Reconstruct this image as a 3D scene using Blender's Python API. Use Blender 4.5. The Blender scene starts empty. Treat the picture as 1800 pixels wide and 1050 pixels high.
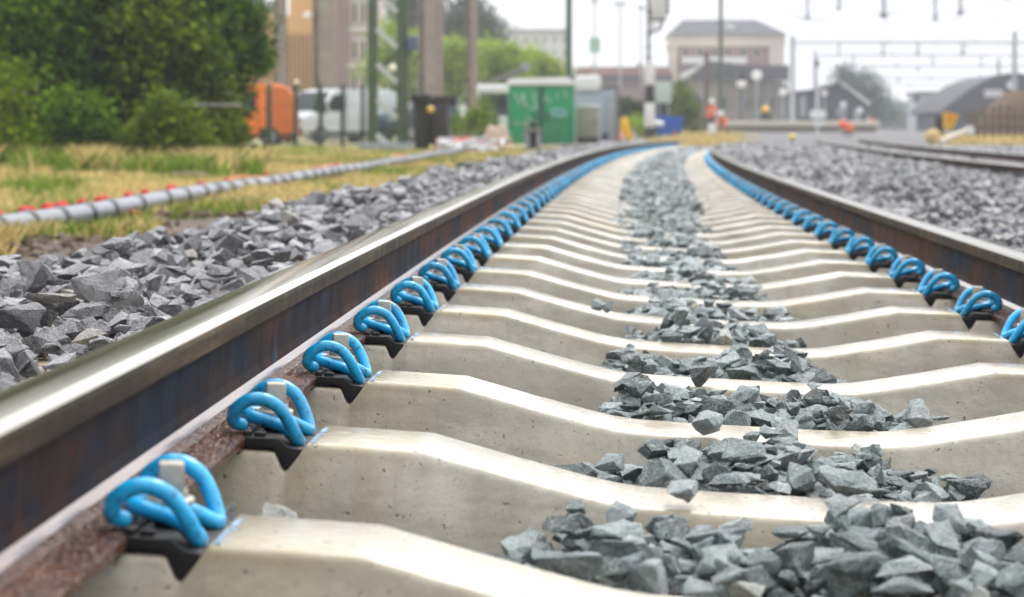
import bpy, bmesh, math, random
import numpy as np
from mathutils import Matrix, Vector, noise
random.seed(7); rng = np.random.default_rng(7)
sc = bpy.context.scene
COL = sc.collection
R = math.radians

# ------------------------------------------------------------------ camera model (used to find where things stand)
CX, CZ, YAW, PITCH, CANT, F = -0.23537, 0.45155, -0.04646, 0.08566, -0.04756, 3473.07
S0, SP = 1.74222, 0.60
def ray(u, v):
    x3 = (u-900)/F; z2 = -(v-525)/F
    cp, sp = math.cos(PITCH), math.sin(PITCH)
    y = cp+sp*z2; z = -sp+cp*z2
    cy, sy = math.cos(YAW), math.sin(YAW)
    return Vector((cy*x3+sy*y, -sy*x3+cy*y, z))
def at(u, v, Y):
    d = ray(u, v); t = Y/d.y
    return Vector((CX+d.x*t, Y, CZ+d.z*t))
def project(P):
    dx, dy, dz = P[0]-CX, P[1], P[2]-CZ
    cy, sy = math.cos(YAW), math.sin(YAW)
    x = cy*dx-sy*dy; y = sy*dx+cy*dy
    cp, sp = math.cos(PITCH), math.sin(PITCH)
    y2 = cp*y-sp*dz; z2 = sp*y+cp*dz
    return 900+F*x/y2, 525-F*z2/y2, y2

# ------------------------------------------------------------------ track alignment
_S = np.arange(0, 130, 0.05)
_k = np.where(_S < 60, 0.00133+2e-5*_S-4e-7*_S*_S, 0.00133+0.0012-0.00144)
_th = np.cumsum(_k)*0.05
_cx = np.cumsum(np.sin(_th))*0.05; _cy = np.cumsum(np.cos(_th))*0.05
def cen(s):
    s = np.asarray(s, float)
    x = np.where(s < 0, 0.0, np.interp(s, _S, _cx)); y = np.where(s < 0, s, np.interp(s, _S, _cy))
    return x, y, np.where(s < 0, 0.0, np.interp(s, _S, _th))
cR, sR = math.cos(CANT), math.sin(CANT)
def trk(off, s, z, cant=True):
    x, y, th = cen(s)
    X = x+off*np.cos(th); Y = y-off*np.sin(th)
    if not cant: return X, Y, z+0*X
    return cR*X-sR*z, Y, sR*X+cR*z
def trk_matrix(off, s, z=0.0):
    x, y, th = (float(a) for a in cen(s))
    M = Matrix.Rotation(-CANT, 4, 'Y') @ Matrix.Translation((x, y, 0)) @ Matrix.Rotation(-th, 4, 'Z')
    return M @ Matrix.Translation((off, 0, z))

# ------------------------------------------------------------------ object helpers
def tag(o, label=None, cat=None, group=None, kind=None):
    if label: o['label'] = label
    if cat: o['category'] = cat
    if group: o['group'] = group
    if kind: o['kind'] = kind
    return o
def empty(name, loc=(0, 0, 0), rz=0, **k):
    o = bpy.data.objects.new(name, None); COL.objects.link(o)
    o.location = loc; o.rotation_euler = (0, 0, rz); o.empty_display_size = .1
    return tag(o, **k)
def copy_tree(o, parent=None):
    c = o.copy(); COL.objects.link(c)
    if parent: c.parent = parent
    for ch in o.children: copy_tree(ch, c)
    return c
def sharp(me, ang=35):
    me.polygons.foreach_set('use_smooth', [True]*len(me.polygons))
    me.set_sharp_from_angle(angle=R(ang))
class MB:
    def __init__(s): s.v = []; s.f = []; s.m = []
    def add(s, vs, fs, mi=0, M=None):
        b = len(s.v)
        s.v += [tuple(M @ Vector(v)) for v in vs] if M else [tuple(v) for v in vs]
        s.f += [tuple(b+i for i in f) for f in fs]; s.m += [mi]*len(fs); return s
    def box(s, c, d, mi=0, rz=0, M=None, taper=1.0):
        hx, hy, hz = d[0]/2, d[1]/2, d[2]/2
        vs = []
        for z, t in ((-hz, 1), (hz, taper)):
            vs += [(-hx*t, -hy*t, z), (hx*t, -hy*t, z), (hx*t, hy*t, z), (-hx*t, hy*t, z)]
        T = Matrix.Translation(c) @ Matrix.Rotation(rz, 4, 'Z')
        if M: T = M @ T
        return s.add(vs, [(3, 2, 1, 0), (4, 5, 6, 7), (0, 1, 5, 4), (1, 2, 6, 5), (2, 3, 7, 6), (3, 0, 4, 7)], mi, T)
    def tube(s, pts, r, n=8, mi=0, caps=True, closed=False):
        pts = [Vector(p) for p in pts]; rs = r if isinstance(r, (list, tuple)) else [r]*len(pts)
        b = len(s.v); prev = None; N = len(pts)
        for i, p in enumerate(pts):
            if closed: t = pts[(i+1) % N]-pts[i-1]
            else: t = (pts[min(i+1, N-1)]-pts[max(i-1, 0)])
            t.normalize()
            if prev is None:
                a = Vector((0, 0, 1)) if abs(t.z) < .9 else Vector((1, 0, 0))
                prev = (a-t*a.dot(t)).normalized()
            else:
                prev = (prev-t*prev.dot(t)).normalized()
            q = t.cross(prev)
            for j in range(n):
                a = 2*math.pi*j/n
                s.v.append(tuple(p+(prev*math.cos(a)+q*math.sin(a))*rs[i]))
        rg = N if closed else N-1
        for i in range(rg):
            for j in range(n):
                a = b+i*n+j; c = b+i*n+(j+1) % n; i2 = (i+1) % N
                s.f.append((a, c, b+i2*n+(j+1) % n, b+i2*n+j)); s.m.append(mi)
        if caps and not closed:
            s.f.append(tuple(b+j for j in range(n))[::-1]); s.f.append(tuple(b+(N-1)*n+j for j in range(n))); s.m += [mi]*2
        return s
    def lathe(s, prof, n=16, mi=0, M=None):
        vs = []; fs = []
        for (r, z) in prof:
            for j in range(n):
                a = 2*math.pi*j/n; vs.append((r*math.cos(a), r*math.sin(a), z))
        for i in range(len(prof)-1):
            for j in range(n): fs.append((i*n+j, i*n+(j+1) % n, (i+1)*n+(j+1) % n, (i+1)*n+j))
        fs.append(tuple(range(n))[::-1]); fs.append(tuple((len(prof)-1)*n+j for j in range(n)))
        return s.add(vs, fs, mi, M)
    def prism(s, poly, y0, y1, mi=0, M=None):   # poly in (x,z), extruded along y
        n = len(poly)
        vs = [(x, y0, z) for x, z in poly]+[(x, y1, z) for x, z in poly]
        fs = [tuple(range(n)), tuple(range(n, 2*n))[::-1]]+[(i, n+i, n+(i+1) % n, (i+1) % n) for i in range(n)]
        return s.add(vs, fs, mi, M)
    def build(s, name, mats, parent=None, ang=35, bevel=0, recalc=True):
        me = bpy.data.meshes.new(name); me.from_pydata(s.v, [], s.f)
        if not isinstance(mats, (list, tuple)): mats = [mats]
        for m in mats: me.materials.append(m)
        me.polygons.foreach_set('material_index', s.m)
        if recalc or bevel:
            bm = bmesh.new(); bm.from_mesh(me)
            if recalc: bmesh.ops.recalc_face_normals(bm, faces=bm.faces)
            if bevel:
                es = [e for e in bm.edges if len(e.link_faces) == 2 and e.calc_face_angle(0) > .5]
                bmesh.ops.bevel(bm, geom=es, offset=bevel, segments=2, affect='EDGES', profile=.6)
            bm.to_mesh(me); bm.free()
        sharp(me, ang)
        o = bpy.data.objects.new(name, me); COL.objects.link(o)
        if parent: o.parent = parent
        return o
def np_mesh(name, V, T, mats, parent=None, midx=None, rnd=None, smooth=False, ang=None):
    """V (n,3), T (m,k) polygons with k corners"""
    me = bpy.data.meshes.new(name); n, m, k = len(V), len(T), T.shape[1]
    me.vertices.add(n); me.vertices.foreach_set('co', np.ascontiguousarray(V, np.float32).ravel())
    me.loops.add(m*k); me.loops.foreach_set('vertex_index', np.ascontiguousarray(T, np.int32).ravel())
    me.polygons.add(m); me.polygons.foreach_set('loop_start', np.arange(0, m*k, k, dtype=np.int32))
    for mt in (mats if isinstance(mats, (list, tuple)) else [mats]): me.materials.append(mt)
    if midx is not None: me.polygons.foreach_set('material_index', midx)
    me.update(calc_edges=True)
    if rnd is not None:
        a = me.attributes.new('rnd', 'FLOAT', 'POINT'); a.data.foreach_set('value', np.ascontiguousarray(rnd, np.float32))
    if smooth: me.polygons.foreach_set('use_smooth', [True]*m)
    else: me.polygons.foreach_set('use_smooth', [False]*m)
    if ang: sharp(me, ang)
    o = bpy.data.objects.new(name, me); COL.objects.link(o)
    if parent: o.parent = parent
    return o
def catmull(pts, n=6):
    P = [Vector(p) for p in pts]; P = [P[0]*2-P[1]]+P+[P[-1]*2-P[-2]]; out = []
    for i in range(1, len(P)-2):
        for j in range(n):
            t = j/n; a, b, c, d = P[i-1], P[i], P[i+1], P[i+2]
            out.append(.5*((2*b)+(c-a)*t+(2*a-5*b+4*c-d)*t*t+(3*b-a-3*c+d)*t**3))
    out.append(P[-2]); return out

# ------------------------------------------------------------------ materials
def new_mat(name):
    m = bpy.data.materials.new(name); m.use_nodes = True
    nt = m.node_tree; b = nt.nodes['Principled BSDF']
    return m, nt, b
def N(nt, t, **k):
    n = nt.nodes.new(t)
    for a, v in k.items():
        if a.startswith('i_'): n.inputs[a[2:].replace('_', ' ')].default_value = v
        else: setattr(n, a, v)
    return n
def coord(nt, scale=(1, 1, 1), kind='Object'):
    tc = N(nt, 'ShaderNodeTexCoord'); mp = N(nt, 'ShaderNodeMapping'); mp.inputs['Scale'].default_value = scale
    nt.links.new(tc.outputs[kind], mp.inputs[0]); return mp.outputs[0]
def nz(nt, vec, scale, detail=4, rough=.6):
    n = N(nt, 'ShaderNodeTexNoise'); n.inputs['Scale'].default_value = scale; n.inputs['Detail'].default_value = detail
    n.inputs['Roughness'].default_value = rough
    if vec: nt.links.new(vec, n.inputs['Vector'])
    return n.outputs['Fac']
def ramp(nt, fac, stops):
    r = N(nt, 'ShaderNodeValToRGB'); e = r.color_ramp.elements
    while len(e) < len(stops): e.new(.5)
    for el, (p, c) in zip(e, stops):
        el.position = p; el.color = (c, c, c, 1) if isinstance(c, (int, float)) else (*c, 1)
    nt.links.new(fac, r.inputs[0]); return r.outputs[0]
def mix(nt, fac, a, b, mode='MIX'):
    m = N(nt, 'ShaderNodeMix', data_type='RGBA', blend_type=mode)
    for s, v in ((m.inputs[0], fac), (m.inputs[6], a), (m.inputs[7], b)):
        if isinstance(v, bpy.types.NodeSocket): nt.links.new(v, s)
        elif isinstance(v, (tuple, list)): s.default_value = (*v, 1)
        else: s.default_value = v
    return m.outputs[2]
def mth(nt, op, a, b=0.0, clamp=False):
    m = N(nt, 'ShaderNodeMath', operation=op, use_clamp=clamp)
    for s, v in ((m.inputs[0], a), (m.inputs[1], b)):
        if isinstance(v, bpy.types.NodeSocket): nt.links.new(v, s)
        else: s.default_value = v
    return m.outputs[0]
def bump(nt, b, h, strength=.3, dist=.01):
    n = N(nt, 'ShaderNodeBump'); n.inputs['Strength'].default_value = strength; n.inputs['Distance'].default_value = dist
    nt.links.new(h, n.inputs['Height']); nt.links.new(n.outputs[0], b.inputs['Normal'])
def simple(name, c, rough=.6, metal=0, var=.15, scale=6, bmp=0, spec=.5, alpha=None):
    m, nt, b = new_mat(name); v = coord(nt)
    n = nz(nt, v, scale, 5)
    lo = tuple(x*(1-var) for x in c); hi = tuple(min(1, x*(1+var)) for x in c)
    nt.links.new(ramp(nt, n, [(.3, lo), (.7, hi)]), b.inputs['Base Color'])
    nt.links.new(ramp(nt, nz(nt, v, scale*2.3), [(.3, max(0, rough-.08)), (.7, min(1, rough+.08))]), b.inputs['Roughness'])
    b.inputs['Metallic'].default_value = metal; b.inputs['Specular IOR Level'].default_value = spec
    if bmp: bump(nt, b, n, bmp)
    return m
M = {}
def concrete():
    m, nt, b = new_mat('sleeper_concrete'); v = coord(nt, kind='Object')
    oi = N(nt, 'ShaderNodeObjectInfo'); va = N(nt, 'ShaderNodeVectorMath', operation='ADD')
    sc_ = N(nt, 'ShaderNodeVectorMath', operation='SCALE'); nt.links.new(oi.outputs['Random'], sc_.inputs['Scale']); sc_.inputs[0].default_value = (7, 13, 5)
    nt.links.new(v, va.inputs[0]); nt.links.new(sc_.outputs[0], va.inputs[1]); v = va.outputs[0]
    base = ramp(nt, nz(nt, v, 5, 6, .65), [(.3, (.39, .35, .285)), (.5, (.54, .50, .43)), (.72, (.66, .625, .56))])
    # rusty or dirty streaks running down
    mp = N(nt, 'ShaderNodeMapping'); mp.inputs['Scale'].default_value = (14, 4, 2.2); nt.links.new(v, mp.inputs[0])
    st = ramp(nt, nz(nt, mp.outputs[0], 1.6, 5, .6), [(.56, 0), (.74, 1)])
    base = mix(nt, mth(nt, 'MULTIPLY', st, .38), base, (.36, .25, .13))
    bl = ramp(nt, nz(nt, v, 2.6, 3), [(.52, 0), (.68, 1)])
    base = mix(nt, mth(nt, 'MULTIPLY', bl, .42), base, (.45, .36, .19))
    grey = ramp(nt, nz(nt, v, 9, 5, .7), [(.5, 0), (.7, 1)])
    base = mix(nt, mth(nt, 'MULTIPLY', grey, .5), base, (.36, .34, .30))
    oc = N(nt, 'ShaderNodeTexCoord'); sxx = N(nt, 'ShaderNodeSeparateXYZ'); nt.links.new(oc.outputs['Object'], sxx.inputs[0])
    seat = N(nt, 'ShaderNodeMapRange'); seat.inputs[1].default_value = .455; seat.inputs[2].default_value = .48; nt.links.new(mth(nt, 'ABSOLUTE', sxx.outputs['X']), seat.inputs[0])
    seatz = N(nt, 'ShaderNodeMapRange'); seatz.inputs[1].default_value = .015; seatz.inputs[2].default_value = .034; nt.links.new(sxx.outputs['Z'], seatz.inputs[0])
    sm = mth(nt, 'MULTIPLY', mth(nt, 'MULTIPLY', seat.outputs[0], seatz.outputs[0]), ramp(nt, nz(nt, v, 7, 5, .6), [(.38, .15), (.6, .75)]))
    base = mix(nt, sm, base, (.34, .26, .12))  # seat tops: brown stain that also paints in their tan reflection
    mp2 = N(nt, 'ShaderNodeMapping'); mp2.inputs['Scale'].default_value = (2.4, 1.5, 7); nt.links.new(v, mp2.inputs[0])
    damp = ramp(nt, nz(nt, mp2.outputs[0], 1.3, 7, .7), [(.47, 0), (.56, 1)])
    base = mix(nt, mth(nt, 'MULTIPLY', damp, .42), base, (.27, .235, .18))
    por = ramp(nt, nz(nt, v, 210, 2, .5), [(.66, 0), (.72, 1)])
    base = mix(nt, mth(nt, 'MULTIPLY', por, .5), base, (.20, .17, .13))
    sp = ramp(nt, nz(nt, v, 95, 2, .5), [(.69, 0), (.735, 1)])
    base = mix(nt, mth(nt, 'MULTIPLY', sp, .8), base, (.10, .08, .06))
    sp2 = ramp(nt, nz(nt, v, 33, 3, .6), [(.71, 0), (.76, 1)])
    base = mix(nt, mth(nt, 'MULTIPLY', sp2, .6), base, (.22, .12, .06))
    nt.links.new(base, b.inputs['Base Color'])
    wet = ramp(nt, nz(nt, v, 3.4, 4, .55), [(.38, .05), (.55, .13), (.68, .32)])
    g = N(nt, 'ShaderNodeNewGeometry'); sx = N(nt, 'ShaderNodeSeparateXYZ'); nt.links.new(g.outputs['Normal'], sx.inputs[0])
    up = ramp(nt, sx.outputs['Z'], [(.35, 0), (.85, 1)])
    nt.links.new(mix(nt, up, (.58, .58, .58), wet), b.inputs['Roughness'])
    bump(nt, b, mth(nt, 'SUBTRACT', nz(nt, v, 60, 6, .65), mth(nt, 'ADD', mth(nt, 'MULTIPLY', sp, .6), mth(nt, 'MULTIPLY', por, .3))), .45, .004)
    return m
M['concrete'] = concrete()
def stone(name, cols, vein):
    m, nt, b = new_mat(name)
    oi = N(nt, 'ShaderNodeObjectInfo'); at_ = N(nt, 'ShaderNodeAttribute', attribute_name='rnd')
    rn = mth(nt, 'FRACT', mth(nt, 'ADD', oi.outputs['Random'], at_.outputs['Fac']))
    gp_ = N(nt, 'ShaderNodeNewGeometry'); v = gp_.outputs['Position']; sc_ = N(nt, 'ShaderNodeVectorMath', operation='SCALE'); nt.links.new(rn, sc_.inputs['Scale']); sc_.inputs[0].default_value = (31, 17, 23)
    va = N(nt, 'ShaderNodeVectorMath', operation='ADD'); nt.links.new(v, va.inputs[0]); nt.links.new(sc_.outputs[0], va.inputs[1]); v = va.outputs[0]
    base = ramp(nt, rn, [(0, cols[0]), (.3, cols[1]), (.55, cols[2]), (.8, cols[3]), (.965, cols[3]), (.985, cols[4])])
    n1 = nz(nt, v, 55, 8, .72)
    base = mix(nt, .8, base, ramp(nt, n1, [(.3, .22), (.48, .62), (.7, 1.0)]), 'MULTIPLY')
    vn = ramp(nt, nz(nt, v, 24, 3, .5), [(.485, 0), (.5, 1), (.515, 0)])
    fine = ramp(nt, nz(nt, v, 420, 3, .6), [(.5, 0), (.72, 1)])
    base = mix(nt, mth(nt, 'MULTIPLY', vn, vein), base, (.62, .64, .62))
    base = mix(nt, mth(nt, 'MULTIPLY', fine, .55), base, (.58, .61, .62))
    dk = ramp(nt, nz(nt, v, 300, 4, .7), [(.52, 0), (.66, 1)])
    base = mix(nt, mth(nt, 'MULTIPLY', dk, .55), base, (.035, .045, .05))
    nt.links.new(base, b.inputs['Base Color'])
    nt.links.new(ramp(nt, nz(nt, v, 60, 3), [(.35, .14), (.65, .42)]), b.inputs['Roughness'])
    b.inputs['Specular IOR Level'].default_value = .5
    h = mth(nt, 'ADD', n1, mth(nt, 'MULTIPLY', nz(nt, v, 190, 5, .7), .45))
    bump(nt, b, h, 1.0, .008)
    return m
M['stone_green'] = stone('green_grey_stone', [(.045, .068, .072), (.15, .20, .205), (.46, .53, .54), (.24, .295, .31), (.52, .54, .50)], .35)
M['stone_grey'] = stone('slate_grey_stone', [(.06, .06, .072), (.16, .16, .18), (.44, .44, .47), (.24, .235, .265), (.40, .36, .32)], .2)
def rail_mats():
    out = []
    # head running surface
    m, nt, b = new_mat('rail_running_surface'); v = coord(nt, (60, .6, 60))
    n = nz(nt, v, 1, 4)
    nt.links.new(ramp(nt, n, [(.3, (.46, .43, .38)), (.7, (.66, .64, .60))]), b.inputs['Base Color'])
    b.inputs['Metallic'].default_value = .85
    nt.links.new(ramp(nt, n, [(.3, .08), (.7, .2)]), b.inputs['Roughness']); out.append(m)
    # head side
    m, nt, b = new_mat('rail_head_side'); v = coord(nt, (30, 1.6, 20)); n = nz(nt, v, 1.2, 6, .7)
    v2 = coord(nt, (10, 9, 3)); n2 = nz(nt, v2, 2, 5)
    base = ramp(nt, n, [(.3, (.016, .011, .007)), (.55, (.045, .031, .019)), (.75, (.13, .095, .058))])
    base = mix(nt, ramp(nt, n2, [(.55, 0), (.75, .5)]), base, (.12, .06, .03))
    nt.links.new(base, b.inputs['Base Color']); b.inputs['Metallic'].default_value = .0; b.inputs['Specular IOR Level'].default_value = .22
    nt.links.new(ramp(nt, n2, [(.3, .55), (.7, .85)]), b.inputs['Roughness']); bump(nt, b, n2, .12, .003); out.append(m)
    # web
    m, nt, b = new_mat('rail_web'); v = coord(nt, (8, 7, 3.2)); n = nz(nt, v, 2.2, 8, .7)
    vb = coord(nt, (1, 1.1, 3)); nb = nz(nt, vb, 2.3, 4)
    base = ramp(nt, nb, [(.38, (.085, .028, .013)), (.5, (.035, .017, .012)), (.62, (.008, .015, .030))])
    base = mix(nt, ramp(nt, n, [(.52, 0), (.74, .7)]), base, (.02, .014, .012))
    vv = coord(nt, (6, 7, 5)); bs = ramp(nt, nz(nt, vv, 2.1, 6, .72), [(.60, 0), (.70, .75)])
    base = mix(nt, bs, base, (.015, .10, .21))
    vr = coord(nt, (4, 9, .9)); rs = ramp(nt, nz(nt, vr, 1.3, 3), [(.66, 0), (.72, .8)])
    base = mix(nt, mth(nt, 'MULTIPLY', rs, .4), base, (.11, .04, .018))
    nt.links.new(base, b.inputs['Base Color']); b.inputs['Metallic'].default_value = .0; b.inputs['Specular IOR Level'].default_value = .22
    nt.links.new(ramp(nt, n, [(.3, .58), (.7, .85)]), b.inputs['Roughness']); bump(nt, b, n, .2, .003); out.append(m)
    # foot: rusty and wet with drops
    m, nt, b = new_mat('rail_foot'); v = coord(nt); n = nz(nt, v, 22, 6, .7)
    base = ramp(nt, n, [(.3, (.022, .009, .006)), (.5, (.075, .026, .012)), (.72, (.16, .075, .045))])
    nt.links.new(base, b.inputs['Base Color']); b.inputs['Metallic'].default_value = .1
    nt.links.new(ramp(nt, nz(nt, v, 9, 3), [(.35, .10), (.65, .36)]), b.inputs['Roughness'])
    vo = N(nt, 'ShaderNodeTexVoronoi'); vo.inputs['Scale'].default_value = 130; nt.links.new(v, vo.inputs['Vector'])
    bump(nt, b, mth(nt, 'ADD', ramp(nt, vo.outputs['Distance'], [(0, 1), (.5, 0)]), n), .8, .003); out.append(m)
    m, nt, b = new_mat('rail_outer_top'); v = coord(nt, (60, .8, 60)); n = nz(nt, v, 1, 4)  # rust film, its olive also painting in the trees mirrored on the head
    nt.links.new(ramp(nt, n, [(.3, (.05, .042, .018)), (.7, (.16, .13, .07))]), b.inputs['Base Color']); b.inputs['Metallic'].default_value = .6
    nt.links.new(ramp(nt, n, [(.3, .10), (.7, .22)]), b.inputs['Roughness']); out.append(m)
    m, nt, b = new_mat('rail_fillet_glint'); v = coord(nt, (20, 3, 20)); n = nz(nt, v, 2, 4)  # wet fillet with the sky's glint painted into a pale base colour
    nt.links.new(ramp(nt, n, [(.3, (.28, .20, .18)), (.7, (.46, .38, .36))]), b.inputs['Base Color']); b.inputs['Metallic'].default_value = .4
    nt.links.new(ramp(nt, n, [(.3, .10), (.7, .28)]), b.inputs['Roughness']); b.inputs['Coat Weight'].default_value = .35; b.inputs['Coat Roughness'].default_value = .08; out.append(m)
    return out
RAIL = rail_mats()
def clip_blue():
    m, nt, b = new_mat('blue_clip_paint'); v = coord(nt); oi = N(nt, 'ShaderNodeObjectInfo')
    sc_ = N(nt, 'ShaderNodeVectorMath', operation='SCALE'); nt.links.new(oi.outputs['Random'], sc_.inputs['Scale']); sc_.inputs[0].default_value = (7, 13, 5)
    va = N(nt, 'ShaderNodeVectorMath', operation='ADD'); nt.links.new(v, va.inputs[0]); nt.links.new(sc_.outputs[0], va.inputs[1]); v = va.outputs[0]
    n = nz(nt, v, 40, 5, .65)
    base = ramp(nt, n, [(.3, (.006, .29, .60)), (.7, (.015, .42, .78))])
    hs = N(nt, 'ShaderNodeHueSaturation'); nt.links.new(base, hs.inputs['Color']); nt.links.new(mth(nt, 'ADD', mth(nt, 'MULTIPLY', oi.outputs['Random'], .4), .8), hs.inputs['Value']); base = hs.outputs[0]
    d = ramp(nt, nz(nt, v, 90, 6, .8), [(.54, 0), (.62, .9)])
    base = mix(nt, d, base, (.02, .05, .07))
    nt.links.new(base, b.inputs['Base Color']); b.inputs['Roughness'].default_value = .26
    b.inputs['Coat Weight'].default_value = .3; b.inputs['Coat Roughness'].default_value = .1
    bump(nt, b, n, .08, .002); return m
M['blue'] = clip_blue()
M['bolt'] = simple('galvanised_bolt', (.40, .38, .33), .38, .35, .3, 60, .15)
M['plate'] = simple('black_plastic', (.005, .005, .006), .6, 0, .4, 50, .1)
M['overspray'] = simple('blue_overspray', (.22, .40, .60), .4, 0, .5, 120, .1)
def ground_mat():
    m, nt, b = new_mat('ground_soil'); v = coord(nt)
    sx = N(nt, 'ShaderNodeSeparateXYZ'); nt.links.new(v, sx.inputs[0])
    n = nz(nt, v, 1.2, 8, .7); n2 = nz(nt, v, .25, 4)
    dry = ramp(nt, n, [(.3, (.17, .135, .06)), (.5, (.34, .27, .13)), (.7, (.44, .36, .19))])
    green = ramp(nt, n, [(.3, (.06, .09, .02)), (.7, (.17, .22, .05))])
    soil = ramp(nt, nz(nt, v, 6, 7, .7), [(.3, (.05, .035, .028)), (.7, (.16, .12, .095))])
    base = mix(nt, ramp(nt, n2, [(.42, 0), (.6, 1)]), dry, green)
    mud = mth(nt, 'MULTIPLY', ramp(nt, mth(nt, 'ADD', mth(nt, 'MULTIPLY', sx.outputs['X'], .5), mth(nt, 'MULTIPLY', n, .9)), [(-.0, 0), (.0, 0)]), 1)
    lat = mth(nt, 'ADD', sx.outputs['X'], mth(nt, 'MULTIPLY', n, 1.1))
    mr = N(nt, 'ShaderNodeMapRange'); near_ = N(nt, 'ShaderNodeMapRange'); near_.inputs[1].default_value = 11; near_.inputs[2].default_value = 17; near_.inputs[3].default_value = .35; near_.inputs[4].default_value = -.55; nt.links.new(sx.outputs['Y'], near_.inputs[0])
    mr.inputs[1].default_value = -3.0; mr.inputs[2].default_value = -2.7; nt.links.new(mth(nt, 'ADD', lat, near_.outputs[0]), mr.inputs[0])
    base = mix(nt, mr.outputs[0], base, soil)
    nt.links.new(base, b.inputs['Base Color']); b.inputs['Roughness'].default_value = .7
    bump(nt, b, nz(nt, v, 9, 8, .7), .8, .05); return m
M['ground'] = ground_mat()
M['under'] = simple('ballast_bed', (.09, .09, .095), .8, 0, .5, 30, .6)
def leaf_mat(name, a, c):
    m, nt, b = new_mat(name); at_ = N(nt, 'ShaderNodeAttribute', attribute_name='rnd')
    nt.links.new(ramp(nt, at_.outputs['Fac'], [(0, a), (.85, c), (1, tuple(min(1, x*1.25) for x in c))]), b.inputs['Base Color'])
    b.inputs['Roughness'].default_value = .6; b.inputs['Specular IOR Level'].default_value = .15
    tr = N(nt, 'ShaderNodeBsdfTranslucent'); nt.links.new(ramp(nt, at_.outputs['Fac'], [(0, a), (1, c)]), tr.inputs[0])
    ms = N(nt, 'ShaderNodeMixShader'); ms.inputs[0].default_value = .3
    nt.links.new(b.outputs[0], ms.inputs[1]); nt.links.new(tr.outputs[0], ms.inputs[2])
    nt.links.new(ms.outputs[0], nt.nodes['Material Output'].inputs[0]); return m
LEAF = {'dark': leaf_mat('dark_leaf', (.004, .016, .003), (.05, .12, .012)),
        'mid': leaf_mat('green_leaf', (.006, .028, .003), (.15, .28, .015)),
        'yellow': leaf_mat('yellow_green_leaf', (.04, .09, .005), (.30, .40, .02)),
        'olive': leaf_mat('olive_leaf', (.015, .045, .004), (.20, .27, .015)),
        'lime': leaf_mat('lime_leaf', (.14, .22, .02), (.42, .56, .06)),
        'pine': leaf_mat('pine_leaf', (.03, .06, .045), (.08, .13, .09)),
        'straw': leaf_mat('straw_blade', (.38, .29, .11), (.74, .60, .28)),
        'grass': leaf_mat('grass_blade', (.08, .13, .02), (.26, .36, .05))}
M['bark'] = simple('bark', (.06, .045, .03), .85, 0, .4, 8, .5)

# ------------------------------------------------------------------ sleepers
def make_sleeper():
    prof = []
    half = [(0, -.022), (.11, -.022), (.19, -.020), (.225, -.0165), (.26, -.010), (.30, -.0015), (.35, .009), (.40, .0205), (.435, .0285), (.462, .0350), (.53, .036),
            (.6035, .037), (.6065, .0355), (.6290, .0035), (.6325, .001), (.6365, .0035), (.6455, .0225), (.6490, .024), (.70, .024), (.7535, .024), (.858, .024), (.8615, .0225), (.8705, .0035),
            (.8745, .001), (.878, .0035), (.8995, .0345), (.903, .037), (1.0, .035), (1.15, .03), (1.27, .028), (1.285, .022)]
    full = [(-o, z) for o, z in reversed(half[1:])]+half
    W = .160
    rows = []
    for o, z in full:
        a = abs(o)
        seat = min(1, max(0, (a-.36)/.25))          # how much of the sloped upper band there is
        zc = z-.004-.052*seat if a < 5 else z
        wid = .0 if a > .3 else .004*(1-a/.3)
        r = .010
        sideb = .034
        def yy(zz): return -sideb*max(0, (z-r-zz))/.2
        zcr = z-r-.007-.046*seat
        f = [(-.004-sideb, -.20), (-.0015-.012*seat, zcr), (-.0003, z-r), (.0010, z-r*.55), (.0034, z-r*.24), (.0062, z-r*.07), (r, z)]
        g = [(W-y, zz) for y, zz in reversed(f)]
        rows.append([(o, y, zz) for y, zz in f+g])
    V = [p for r in rows for p in r]; n = len(rows[0]); fs = []
    for i in range(len(rows)-1):
        for j in range(n-1): fs.append((i*n+j, i*n+j+1, (i+1)*n+j+1, (i+1)*n+j))
        fs.append((i*n+n-1, i*n, (i+1)*n, (i+1)*n+n-1))
    fs.append(tuple(range(n))); fs.append(tuple((len(rows)-1)*n+j for j in range(n)))
    mb = MB(); mb.add(V, fs)
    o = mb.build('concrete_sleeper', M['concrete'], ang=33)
    at_ = o.data.attributes.get('sharp_edge') or o.data.attributes.new('sharp_edge', 'BOOLEAN', 'EDGE')
    vv = o.data.vertices
    for e in o.data.edges:
        a_, b_ = vv[e.vertices[0]].co, vv[e.vertices[1]].co
        if abs(abs(a_.x)-.462) < 1e-4 and abs(abs(b_.x)-.462) < 1e-4 and min(a_.z, b_.z) > .0345: at_.data[e.index].value = True
    return o
NS = 98
ORD = ['nearest', 'second', 'third', 'fourth', 'fifth', 'sixth', 'seventh', 'eighth', 'ninth', 'tenth', 'eleventh', 'twelfth', 'thirteenth', 'fourteenth']
sl0 = make_sleeper(); sleepers = []
SK = ['cut off by the bottom edge of the photo', 'with a yellow brown stain beside its left clip', 'with one pointed stone lying on its middle', 'with a dark block of stone lying on its middle', 'with a flat stone lying on its dished middle']
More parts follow.
